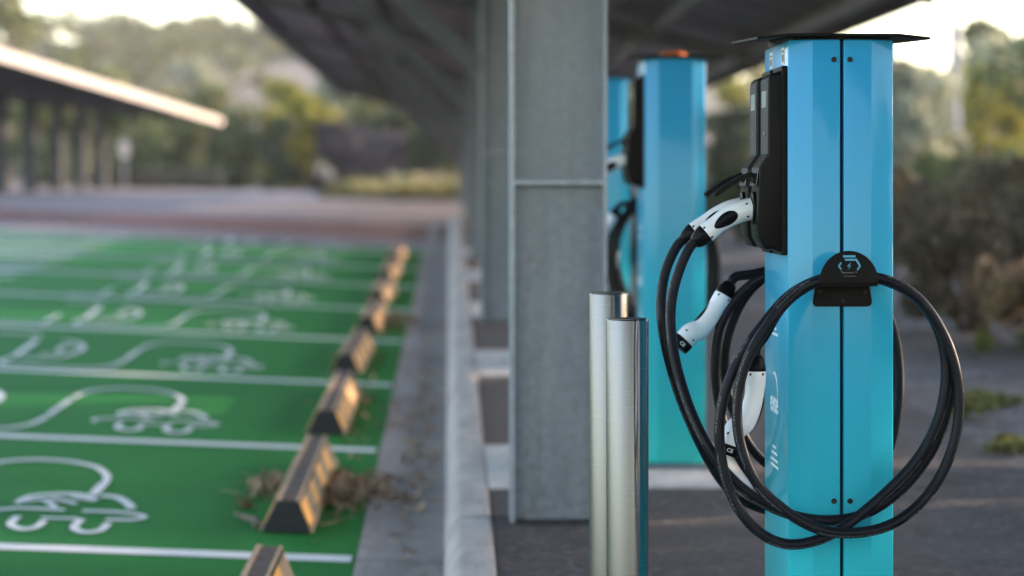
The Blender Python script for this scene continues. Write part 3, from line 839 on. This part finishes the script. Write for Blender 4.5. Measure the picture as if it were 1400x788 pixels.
for x in (XL, XR):
    m = MB(); sg = -1 if x < 0 else 1
    m.box(x-.004 if sg < 0 else x, x if sg < 0 else x+.004, Y0C, Y1C, rz(x)-.10, rz(x)+.03); lo_(m).build('edge_trim', M['frame'], cn)

# ------------------------------------------------------------------ far canopy on the left
fc = thing('solar_canopy', (-10.3, 30, low(-10.3, 30)), 'distant canopy on the left with a sunlit cream edge and dark posts', 'canopy')
FO = Vector(fc.location)
def lf(m): m.v = [(x-FO.x, y-FO.y, z-FO.z) for x, y, z in m.v]; return m
EX, EZ = -7.3, 1.225+2.2
def fz(x): return EZ + .10*(EX - x)
m = MB(); m.add([(EX,26,fz(EX)),(-13.4,26,fz(-13.4)),(-13.4,77,fz(-13.4)),(EX,77,fz(EX)),(EX,26,fz(EX)+.06),(-13.4,26,fz(-13.4)+.06),(-13.4,77,fz(-13.4)+.06),(EX,77,fz(EX)+.06)],
    [(0,1,2,3),(7,6,5,4),(0,4,5,1),(1,5,6,2),(2,6,7,3),(3,7,4,0)])
lf(m).build('roof_deck', M['panel'], fc)
m = MB(); m.box(EX+.002, EX+.05, 26, 77.05, EZ-.09, EZ+.11); lf(m).build('fascia', M['cream'], fc, bevel=.004)
for py in [31.5,35.5,39.5,43.5,47.5,51.5,55.5,59.5,63.5,67.5,71.5]:
    m = MB(); m.box(-10.45,-10.15,py-.15,py+.15,low(-10.3,py)-.05,fz(-10.3)-.18); lf(m).build('post', M['darkpost'], fc, bevel=.01)
    m = MB(); x0, x1 = -13.3, EX-.05
    m.add([(x0,py-.05,fz(x0)-.18),(x1,py-.05,fz(x1)-.10),(x1,py+.05,fz(x1)-.10),(x0,py+.05,fz(x0)-.18),(x0,py-.05,fz(x0)-.003),(x1,py-.05,fz(x1)-.003),(x1,py+.05,fz(x1)-.003),(x0,py+.05,fz(x0)-.003)],
        [(3,2,1,0),(4,5,6,7),(0,1,5,4),(1,2,6,5),(2,3,7,6),(3,0,4,7)])
    lf(m).build('rafter', M['frame'], fc)

# ------------------------------------------------------------------ wheel stops
def make_stop():
    o = thing('wheel_stop', (0,0,0), 'x', 'wheel stop', 'wheel stops down the row of bays')
    Lh = .825; BW, TW, H = .078, .036, .108
    b = MB(); b.prism([(-BW,.002),(BW,.002),(BW,.016),(TW,H),(-TW,H),(-BW,.016)], lambda p, q, t: (p, t, q), -Lh, Lh)
    b.build('body', M['stop_rubber'], o, bevel=.004)
    t = MB(); n = 9; 
    for i in range(n):
        a = -Lh+.012 + i*(2*Lh-.024)/n; t.box(-TW+.016, TW-.010, a+.002, a+(2*Lh-.024)/n-.006, H+.0005, H+.003)
    t.build('tread_top', M['stop_top'], o)
    for x0, x1 in ((-TW-.003,-TW+.014),(TW-.008,TW+.002)):
        q = MB(); q.box(x0, x1, -Lh+.002, Lh-.002, H+.0005, H+.0045); q.build('edge_strip', M['tan'], o)
    for sg in (-1, 1):
        def Sd(u, y, lift):       # u 0..1 up the sloping side
            x = BW + (TW-BW)*u; z = .016 + (H-.016)*u
            nx, nz = (H-.016), (BW-TW); l = math.hypot(nx, nz)
            return (sg*(x + nx/l*lift), y, z + nz/l*lift)
        k = 8
        for i in range(k):
            a = -Lh+.01 + i*(2*Lh-.02)/k; bb = a + (2*Lh-.02)/k - .006
            q = MB(); q.add([Sd(.10,a,.0005),Sd(.10,bb,.0005),Sd(.88,bb,.0005),Sd(.88,a,.0005),Sd(.10,a,.003),Sd(.10,bb,.003),Sd(.88,bb,.003),Sd(.88,a,.003)],
                [(0,1,2,3),(4,5,6,7),(0,1,5,4),(1,2,6,5),(2,3,7,6),(3,0,4,7)])
            q.build('reflector_panel', M['yellow'] if i % 2 == 0 else M['dusty'], o)
        for u0, u1, nm in ((-.12,.07,'edge_strip'),):
            q = MB(); q.add([Sd(u0,-Lh+.002,.0005),Sd(u0,Lh-.002,.0005),Sd(u1,Lh-.002,.0005),Sd(u1,-Lh+.002,.0005),Sd(u0,-Lh+.002,.0045),Sd(u0,Lh-.002,.0045),Sd(u1,Lh-.002,.0045),Sd(u1,-Lh+.002,.0045)],
                [(0,1,2,3),(4,5,6,7),(0,1,5,4),(1,2,6,5),(2,3,7,6),(3,0,4,7)])
            q.build(nm, M['tan'], o)
    return o
ws = make_stop()
pos = ['cut by the bottom edge of the photo, nearest the camera','with the big pile of dead leaves against it','second beyond the leaf pile','third beyond the leaf pile, with a small heap of leaves',
       'fourth beyond the leaf pile','fifth beyond the leaf pile','next to last in the row','farthest and last in the row']
pos = ['black and yellow wheel stop nearest the camera, cut by the bottom edge','black and yellow wheel stop with the big pile of dead leaves around it',
       'black and yellow wheel stop next beyond the leaf pile','wheel stop in the third bay line from the leaf pile, blurred','blurred wheel stop with a small heap of leaves at its right',
       'blurred wheel stop third from the far end','blurred wheel stop second from the far end','last wheel stop at the far end of the green bays']
rr = random.Random(5)
for n in range(8):
    o = ws if n == 0 else copy_tree(ws)
    yc = 6.25 + 2.5*n; xc = -.545 + rr.uniform(-.012,.012)
    o.location = (xc, yc, low(xc, yc)); o.rotation_euler = (math.atan(S), math.atan(.047), rr.uniform(-.02,.008)-.008)
    o['label'] = pos[n]

# ------------------------------------------------------------------ litter
def litter(name, cx, cy, sx, sy, n, h, seed, label=None):
    r = random.Random(seed); vs = []; fs = []
    for i in range(n):
        u = r.gauss(0,1)*.45; v = r.gauss(0,1)*.45
        x = cx + u*sx; y = cy + v*sy
        if abs(x + .545) < .085 and r.random() < .9: x = -.545 + (.09 + r.random()*.05)*(1 if cx > -.545 else -1)
        if x > -.05: continue
        z = low(x, y) + .004 + h*math.exp(-(u*u+v*v)*1.8)*r.random() + (-.0 if x < XE else .0)
        if r.random() < .82:     # curled leaf
            l = r.uniform(.03,.075); w = l*r.uniform(.2,.5); a = r.uniform(0,6.28); tl = r.uniform(-.6,.6); cu = r.uniform(.2,.6)*l
            d = Vector((math.cos(a)*math.cos(tl), math.sin(a)*math.cos(tl), math.sin(tl))); s = Vector((-math.sin(a), math.cos(a), r.uniform(-.5,.5))).normalized()
            c = Vector((x,y,z)); b0 = len(vs)
            for k in (-1,0,1):
                ww = w*(1 if k == 0 else .35)
                for e in (-1,1): vs.append(tuple(c + d*l*.5*k + s*ww*.5*e + Vector((0,0,cu*.5*abs(k)))))
            fs += [(b0,b0+1,b0+3,b0+2),(b0+2,b0+3,b0+5,b0+4)]
        else:                    # twig
            l = r.uniform(.04,.16); a = r.uniform(0,6.28); tl = r.uniform(-.3,.35); t = r.uniform(.0012,.0035)
            d = Vector((math.cos(a)*math.cos(tl), math.sin(a)*math.cos(tl), math.sin(tl)))
            u2 = d.orthogonal().normalized(); w2 = d.cross(u2); c = Vector((x,y,z+.003)); b0 = len(vs)
            for e in (-.5,.5):
                for q in range(3): vs.append(tuple(c + d*l*e + (u2*math.cos(q*2.09) + w2*math.sin(q*2.09))*t))
            fs += [(b0,b0+1,b0+4,b0+3),(b0+1,b0+2,b0+5,b0+4),(b0+2,b0,b0+3,b0+5)]
    o = raw(name, vs, fs, M['litter'])
    return tag(o, label, 'leaf litter', 'drifts of dead leaves', 'stuff')
litter('leaf_litter', -.385, 8.82, .20, .50, 430, .035, 1, 'large heap of dead brown leaves and twigs right of the wheel stop')
litter('leaf_litter', -.68, 8.85, .09, .45, 70, .015, 2, 'thin drift of dead leaves along the left of the littered wheel stop')
litter('leaf_litter', -.45, 11.4, .30, 3.0, 90, .010, 8, 'thin scatter of single dead leaves around the second and third wheel stops')
litter('leaf_litter', -.37, 16.4, .20, .8, 160, .05, 3, 'small blurred heap of dead leaves beside a farther wheel stop')
litter('leaf_litter', -.13, 10.0, .11, 6.5, 190, .008, 6, 'few leaves scattered along the concrete gutter')
tw = MB()
tw.sweep([(-.735,8.22,low(-.735,8.22)+.012),(-.690,8.13,low(-.69,8.13)+.014),(-.655,8.06,low(-.655,8.06)+.02),(-.625,7.99,low(-.63,8.0)+.012)], [.005,.009,.011,.007], 8)
tw.sweep([(-.655,8.06,low(-.655,8.06)+.018),(-.645,7.96,low(-.645,7.96)+.010)], [.008,.005], 8)
tag(tw.build('fallen_stick', M['bark'], smooth=50), 'short brown stick on the green paint by the near end of the littered wheel stop', 'stick')

# ------------------------------------------------------------------ plants
def leaves(vs, fs, c, rad, n, size, r, flat=1.0, asp=1.0):
    for _ in range(n):
        while True:
            p = Vector((r.uniform(-1,1), r.uniform(-1,1), r.uniform(-1,1)))
            if p.length < 1: break
        p = p * (.35 + .65*r.random())**.3
        q = Vector(c) + Vector((p.x*rad, p.y*rad, p.z*rad*flat))
        s = size*r.uniform(.6,1.4)
        a = Vector((r.gauss(0,1), r.gauss(0,1), r.gauss(0,1))).normalized(); b = a.orthogonal().normalized()
        b = (b*math.cos(2) + a.cross(b)*math.sin(r.uniform(0,6.28))).normalized(); b = (b - a*b.dot(a)).normalized()
        i = len(vs)
        vs += [tuple(q - a*s*asp*.5), tuple(q + b*s*.38), tuple(q + a*s*asp*.5), tuple(q - b*s*.38)]
        fs.append((i, i+1, i+2, i+3))

def tree(x, y, h, rad, mat, label, cat='tree', seed=1, name='tree', n=1700, size=None, trunk=.35, group=None, spire=0.0, z=None, airy=1.0, base=None):
    r = random.Random(seed); z = groundz(x, y) if z is None else z
    o = thing(name, (x, y, z), label, cat, group)
    size = size or max(.05, rad*.13)
    cl = []; K = 13 if not spire else 16
    for i in range(K):
        t = (i + r.random())/K
        zz = h*(trunk + (1-trunk)*t)
        if spire: rr_ = rad*(1-t)**.8
        else: rr_ = rad*math.sqrt(max(.05, 1-(2*t-.85)**2/1.35))
        a = r.uniform(0, 6.28); d = rr_*math.sqrt(r.random())*.85
        c = (math.cos(a)*d, math.sin(a)*d, min(zz, h - rad*.2))
        cl.append((c, max(.12*rad, (rad*(.30 + .28*r.random())*(1-.75*t if spire else 1.0)*airy))))
    t_ = MB()
    tr = max(.02, h*.022)
    top = (r.uniform(-.1,.1)*rad, r.uniform(-.1,.1)*rad, h*.72)
    t_.sweep(relax([(0,0,-.1),(r.uniform(-.05,.05)*rad,0,h*.25),(r.uniform(-.12,.12)*rad,r.uniform(-.1,.1)*rad,h*.5),top],1), [tr*1.3,tr,tr*.75,tr*.3], 8)
    for c, rd in cl[:9]:
        zs = min(c[2]*.7, h*.55); t_.sweep([(0,0,zs*.8),(c[0]*.45,c[1]*.45,zs),(c[0],c[1],c[2])], [tr*.5,tr*.35,tr*.12], 6)
    t_.build('trunk', M['bark'], o, smooth=60)
    vs = []; fs = []
    for c, rd in cl:
        leaves(vs, fs, c, rd, n//K, size, r, .8)
    raw('crown', vs, fs, mat, o)
    return o

def shrub(x, y, h, rad, mat, label, seed, n=2600, size=.05, group=None, z=None):
    r = random.Random(seed); z = groundz(x, y)+.0 if z is None else z
    o = thing('shrub', (x, y, z), label, 'shrub', group)
    t_ = MB(); vs = []; fs = []
    for i in range(26):
        a = r.uniform(0,6.28); d = rad*math.sqrt(r.random()); zz = h*r.uniform(.35,.95)*(1-.35*(d/rad)**2)
        tip = (math.cos(a)*d, math.sin(a)*d, zz)
        t_.sweep([(tip[0]*.15,tip[1]*.15,-.03),(tip[0]*.5,tip[1]*.5,zz*.6),tip], [.012,.008,.003], 5)
    t_.build('stems', M['bark'], o)
    for i in range(22):
        a = r.uniform(0,6.28); d = rad*math.sqrt(r.random())*.9; zz = h*r.uniform(.12,.86)*(1-.25*(d/rad)**2)
        leaves(vs, fs, (math.cos(a)*d, math.sin(a)*d, zz), rad*r.uniform(.22,.4), n//22, size, r, .8, 1.5)
    raw('foliage', vs, fs, mat, o)
    return o
G1 = 'scrub along the gravel bank'
SHR = [ # x, y, h, rad, mat
 (2.95,13.6,.86,.45,'leaf_brown','dark brown dry shrub just right of the nearest station, on the gravel'),
 (3.10,12.75,.55,.36,'leaf_rust','rusty lit shrub at the right edge of the photo'),
 (3.35,15.2,1.02,.6,'leaf_brown','tall dark brown shrub behind the rusty one'),
 (4.3,14.6,1.0,.6,'leaf_rust','rust coloured shrub beyond the right edge shrub'),
 (2.95,17.2,1.0,.55,'leaf_brown','brown shrub on the bank behind the nearest one'),
 (4.0,17.6,1.02,.7,'leaf_dark','dark green shrub topping the scrub at right'),
 (3.1,20.3,.95,.6,'leaf_dark','dark shrub farther along the gravel bank'),
 (4.4,20.6,1.05,.8,'leaf_mid','olive shrub high on the bank at right'),
 (2.95,23.8,.8,.6,'leaf_dark','dark green shrub seen between the two front stations'),
 (4.2,24.6,1.0,.9,'leaf_dark','broad dark shrub behind the gap between stations'),
 (3.1,27.5,.85,.7,'leaf_dark','far dark shrub low beside the path end'),
 (3.5,12.0,.95,.6,'leaf_rust','unseen rusty shrub added outside the right edge to screen the sun'),  # this and all shrubs below: unseen, added to keep the sun off the bays
 (3.6,8.8,1.0,.75,'leaf_dark','unseen dark shrub between two brown ones, added to screen the sun'),
 (3.5,6.0,1.0,.75,'leaf_brown','unseen dry brown shrub facing the nearest bollards, added to screen the sun'),
 (3.6,3.2,1.0,.75,'leaf_mid','unseen olive shrub near the camera, added to screen the sun'),
 (3.9,10.2,1.0,.8,'leaf_brown','unseen brown shrub added outside the right edge to screen the sun'),
 (3.3,7.4,.9,.7,'leaf_brown','unseen brown shrub beside the nearest station, added to screen the sun'),
 (3.5,4.6,1.0,.8,'leaf_dark','unseen dark shrub near the camera, added to screen the sun'),
 (3.4,1.8,1.0,.8,'leaf_brown','unseen brown shrub beside the camera, added to screen the sun')]
for i, (x, y, h, rd, mt, lb) in enumerate(SHR):
    shrub(x, y, h, rd, M[mt], lb, 100+i, n=5200 if y < 22 and y > 11 else 2400, size=.036 if y < 18 else .055, group=G1, z=gravz(x, y) if x < 8 else None)
for i, (x, y, h, lb) in enumerate([(2.17,9.9,.10,'small bright green weed growing in the gravel left of another'),(2.10,9.05,.06,'small weed in gravel at the right edge'),(2.72,12.3,.13,'bright grass tuft at the foot of the scrub'),(3.02,12.35,.10,'second grass tuft below the scrub, right of the first'),(2.33,10.3,.05,'tiny weed in gravel behind the others')]):
    r = random.Random(40+i); vs = []; fs = []
    for k in range(9):
        a = r.uniform(0,6.28); d = r.uniform(0,.11)
        leaves(vs, fs, (math.cos(a)*d, math.sin(a)*d*1.4, h*r.uniform(.2,.9)), .045, 22, .030, r, .7, 1.3)
    o = thing('weed', (x, y, gravz(x, y)), lb, 'weed', 'weeds in the gravel')
    raw('foliage', vs, fs, M['weed'], o)

# mid-distance trees at the far end of the car park
TR = [ # name, x, y, h, rad, mat, label, spire
 ('tree',-17.6,96,9.0,2.0,'leaf_mid','tall tree at the left edge rising behind the cream-edged canopy',0),
 ('tree',-18.2,118,6.9,1.9,'leaf_mid','round olive tree on the skyline above the cream canopy edge',0),
 ('tree',-14.9,126,7.6,1.0,'leaf_mid','narrow pointed tree spiking above the skyline',1),
 ('tree',-15.9,112,5.6,2.0,'leaf_mid','bushy olive tree left of the pointed tree',0),
 ('tree',-12.8,122,6.4,1.9,'leaf_grey','grey green tree right of the pointed tree',0),
 ('tree',-6.1,88,3.9,1.5,'leaf_yellow','yellow green bushy tree left of the dark roof edge',0),
 ('tree',-7.8,86,2.9,1.4,'leaf_mid','olive tree between the canopy end and the yellow green tree',0),
 ('tree',-5.9,83,2.5,1.0,'leaf_dark','dark green low tree in front of the yellow green one',0),
 ('tree',-3.9,84,2.4,1.3,'leaf_purple','dusky purple bush under the dark roof',0),
 ('tree',-1.7,85,2.9,1.5,'leaf_dark','dark tree right of the purple bush',0),
 ('tree',0.3,87,3.2,1.5,'leaf_dark','dark tree beside the row of far columns',0),
 ('tree',-2.8,92,3.6,1.6,'leaf_mid','olive tree behind the purple bush',0),
 ('tree',-10.8,85,3.0,1.7,'leaf_mid','olive tree behind the white sign',0),
 ('tree',-14.2,86,3.2,1.9,'leaf_mid','olive tree behind the posts of the distant canopy',0),
 ('tree',-17.5,88,3.2,2.0,'leaf_mid','olive tree at the left edge behind the canopy posts',0),
 ('tree',12.6,56,2.6,1.3,'leaf_yellow','yellow green round tree right of the grey pole',0),
 ('tree',11.6,60,2.9,1.4,'leaf_grey','grey green tree behind the grey pole',0),
 ('tree',14.2,62,3.6,1.6,'leaf_grey','pale grey green tree above the yellow green one',0),
 ('tree',17.6,80,5.4,2.0,'leaf_mid','tall airy tree on the skyline at the top right',0),
 ('tree',20.3,82,5.2,2.1,'leaf_mid','skyline tree at the far right edge',0),
 ('tree',15.3,84,4.3,1.3,'leaf_mid','smaller skyline tree right above the station hood end',0),
 ('tree',8.4,70,4.2,1.2,'leaf_yellow','yellow green tree in the gap left of the nearest station',0),
 ('tree',6.2,52,1.7,1.0,'leaf_dark','dark low tree below the yellow green one between stations',0),
 ('tree',8.1,47,2.0,1.1,'leaf_mid','olive tree low beside the nearest station',0),
 ('tree',-4.9,86,3.3,1.6,'leaf_yellow','yellow green tree just left of the dusky purple bush',0),
 ('tree',-8.9,90,3.8,1.7,'leaf_mid','olive tree behind the end of the distant canopy',0),
 ('tree',-2.4,82,2.0,1.4,'leaf_purple','second dusky bush, low and nearer the far columns',0),
 ('tree',-0.6,81,2.2,1.3,'leaf_dark','dark low bush in front of the dark trees under the roof',0),
 ('tree',-12.4,88,3.4,1.8,'leaf_mid','olive tree between the sign and the canopy posts',0),
 ('tree',8.3,44,2.3,1.2,'leaf_grey','grey green bush low left of the grey pole',0),
 ('tree',-1.3,96,5.2,2.2,'leaf_mid','olive tree showing between the roof edge and the dark trees',0),
 ('tree',-3.6,98,4.8,2.0,'leaf_grey','grey green tree rising behind the yellow green ones',0),
 ('tree',4.6,60,2.6,1.3,'leaf_dark','dark tree mostly behind the second station',0),
]
for i, (nm, x, y, h, rd, mt, lb, sp) in enumerate(TR):
    tree(x, y, h, rd, M[mt], lb, seed=200+i, spire=sp, n=2600, trunk=.02 if h < 4.5 else .22, size=rd*.15,
         z=(hz(x, y) if False else None))
# unseen trees added at the right to keep the low sun off the ground
for i in range(21):
    yy = -3 + 2.1*i
    tree((9.3 if i % 2 else 11.4) + (i*37 % 11)*.08, yy, 2.75 + (i*53 % 7)*.09, 1.75, M['leaf_mid'], 'unseen olive tree added at the right to block the low sun', seed=300+i, n=1800, trunk=.05, size=.2, group='added tree row blocking the low sun')
# clipped hedge, grass bank, sign, pole
r = random.Random(9); vs = []; fs = []
for i in range(1500):
    x = r.uniform(-11.6,-7.4); y = r.uniform(79.4,80.6); z = low(x, 80) + r.uniform(.0,.80)
    leaves(vs, fs, (x,y,z), .06, 1, .17, r)
hd = thing('hedge', (-9.5,80,low(-9.5,80)), 'low clipped dark green hedge below the end of the distant canopy', 'hedge')
raw('foliage', [(a+9.5,b-80,c-hd.location.z) for a,b,c in vs], fs, M['leaf_dark'], hd)
m = MB(); m.box(-2.0,2.0,-.45,.45,-.05,.62); m.build('stems', M['bark'], hd, bevel=.1)
vs = []; fs = []
for i in range(2600):
    x = r.uniform(-3.2,2.0); y = r.uniform(58,76); z = g(y)-.1 + .018*max(0, y-60) + r.uniform(0,.16)
    leaves(vs, fs, (x,y,z), .05, 1, .22, r, 1, 1.6)
tag(raw('grass', vs, fs, M['lawn']), kind='stuff')
vs = []; fs = []
for i in range(700):
    x = r.uniform(-1.9,2.4); y = r.uniform(72,77); z = g(y) + .16 + r.uniform(0,.30)
    leaves(vs, fs, (x,y,z), .05, 1, .20, r, 1, 1.8)
tag(raw('dry_grass', vs, fs, M['drygrass']), kind='stuff')
bx = [-3.6,-3.2,-1,2.0,2.6]; by = [57.5,60,66,72,78,79]
sheet('grass_bank', bx, by, lambda x, y: g(y) - .15 + (.0 if (x < -3.3 or x > 2.1) else .018*max(0, y-60)), M['earth'])

sg_ = thing('sign', (-10.1,75,low(-10.1,75)), 'small white oval sign on a thin post below the distant canopy', 'sign')
m = MB(); m.sweep([(0,0,0),(0,0,1.0)], .035, 10); m.build('post', M['polepaint'], sg_)
m = MB(); m.prism([(.17*math.cos(R(a)), 1.25+.31*math.sin(R(a))) for a in range(0,360,15)], lambda p, q, t: (p, t, q), -.05, -.038); m.build('sign_plate', M['signwhite'], sg_, bevel=.002)
pl = thing('lamp_post', (10.45,50,groundz(10.45,50)), 'tall pale grey pole rising above the scrub at right', 'pole')
m = MB(); m.sweep([(0,0,-.1),(0,0,1.0),(0,0,3.4)], [.125,.120,.105], 20); m.build('pole', M['polepaint'], pl, smooth=40)
m = MB(); m.sweep([(0,0,3.38),(0,0,3.62),(0,0,4.3)], [.10,.045,.035], 14); m.build('pole_tip', M['polepaint'], pl, smooth=40)

# ------------------------------------------------------------------ hillside
def hz(x, y):
    t = min(1, max(0, (y-88)/170)); t = t*t*(3-2*t)
    rdg = 15.0 + 1.6*noise.noise((x*.03, y*.01, 1)) - 4.5*min(1, max(0, x/35)) + max(0, abs(x)-70)*.03
    return 1.0 + rdg*t + 1.2*noise.noise((x*.05, y*.05, 5))*t - .25*(1-t)
hx = [-420+12*i for i in range(71)]; hy = [86,92,98,104,110,117,124,132,140,150,160,172,185,200,215,230,245,260,290,340,420]
sheet('hillside', hx, hy, hz, M['earth'])
r = random.Random(21); vs = []; fs = []
for i in range(900):
    y = r.uniform(91, 262); x = r.uniform(-.26*y, .30*y)
    if x < 15 and r.random() < .25: y = r.uniform(225,262)
    dens = noise.noise((x*.035, y*.02, 9))
    if dens < (-.30 if x < -.06*y or y < 110 else -.02) and y < 225: continue
    if x > .04*y and r.random() < .85: continue
    h = r.uniform(1.6,3.6)*(1 if y < 215 else 1.1)*(.75 if y < 112 else 1)
    z = hz(x, y)
    for k in range(r.randint(3,6)):
        leaves(vs, fs, (x+r.uniform(-1,1)*h*.5, y+r.uniform(-1,1)*h*.5, z+h*r.uniform(.1,.85)), h*r.uniform(.25,.4), 36, h*.15, r, .85)
tag(raw('hillside_wood', vs, fs, M['wood']), kind='stuff')

# ------------------------------------------------------------------ haze
hm = bpy.data.materials.new('haze_air'); hm.use_nodes = True
ht = hm.node_tree; ht.nodes.remove(ht.nodes['Principled BSDF'])
pv = ht.nodes.new('ShaderNodeVolumePrincipled'); pv.inputs['Density'].default_value = 0.0004
pv.inputs['Color'].default_value = (.95,.93,.94,1); pv.inputs['Anisotropy'].default_value = 0.2
ht.links.new(pv.outputs[0], ht.nodes['Material Output'].inputs['Volume'])
m = MB(); m.box(-330, 330, -70, 410, -4, 40)
tag(m.build('haze', hm), kind='stuff')

# ------------------------------------------------------------------ light, sky, camera
SUN_EL, SUN_AZ = 11.0, 75.0          # azimuth from +Y towards +X
w = bpy.data.worlds.new('World'); scene.world = w; w.use_nodes = True
nt = w.node_tree; bg = nt.nodes['Background']
sky = nt.nodes.new('ShaderNodeTexSky'); sky.sky_type = 'NISHITA'; sky.sun_disc = False
sky.sun_elevation = R(SUN_EL); sky.sun_rotation = R(SUN_AZ)
sky.air_density = 1.0; sky.dust_density = 1.0; sky.ozone_density = 1.0
nt.links.new(sky.outputs[0], bg.inputs['Color']); bg.inputs['Strength'].default_value = 0.15
sun = bpy.data.lights.new('sun', 'SUN'); sun.energy = 2.0; sun.angle = R(.6); sun.color = (1.0, .80, .60)
so = link(bpy.data.objects.new('sun', sun))
d = Vector((math.sin(R(SUN_AZ))*math.cos(R(SUN_EL)), math.cos(R(SUN_AZ))*math.cos(R(SUN_EL)), math.sin(R(SUN_EL))))
so.rotation_euler = d.to_track_quat('Z', 'Y').to_euler(); so.location = (20, 10, 12)

cam = bpy.data.cameras.new('camera'); co = link(bpy.data.objects.new('camera', cam)); scene.camera = co
cam.lens = 85; cam.sensor_width = 36; cam.sensor_fit = 'HORIZONTAL'
cam.shift_y = -132/1400
cam.clip_start = .05; cam.clip_end = 6000
co.location = (0, 0, 1.225); co.rotation_euler = (R(90), 0, -math.atan(83/3305.6))
cam.dof.use_dof = True; cam.dof.focus_distance = 4.95; cam.dof.aperture_fstop = 2.45

scene.view_settings.view_transform = 'Standard'; scene.view_settings.look = 'None'
scene.view_settings.gamma = 1.0; scene.view_settings.exposure = 2.82
scene.cycles.use_denoising = True
scene.cycles.max_bounces = 8; scene.cycles.sample_clamp_indirect = 6
scene.view_settings.use_white_balance = True
scene.view_settings.white_balance_temperature = 6800
scene.view_settings.white_balance_tint = 20
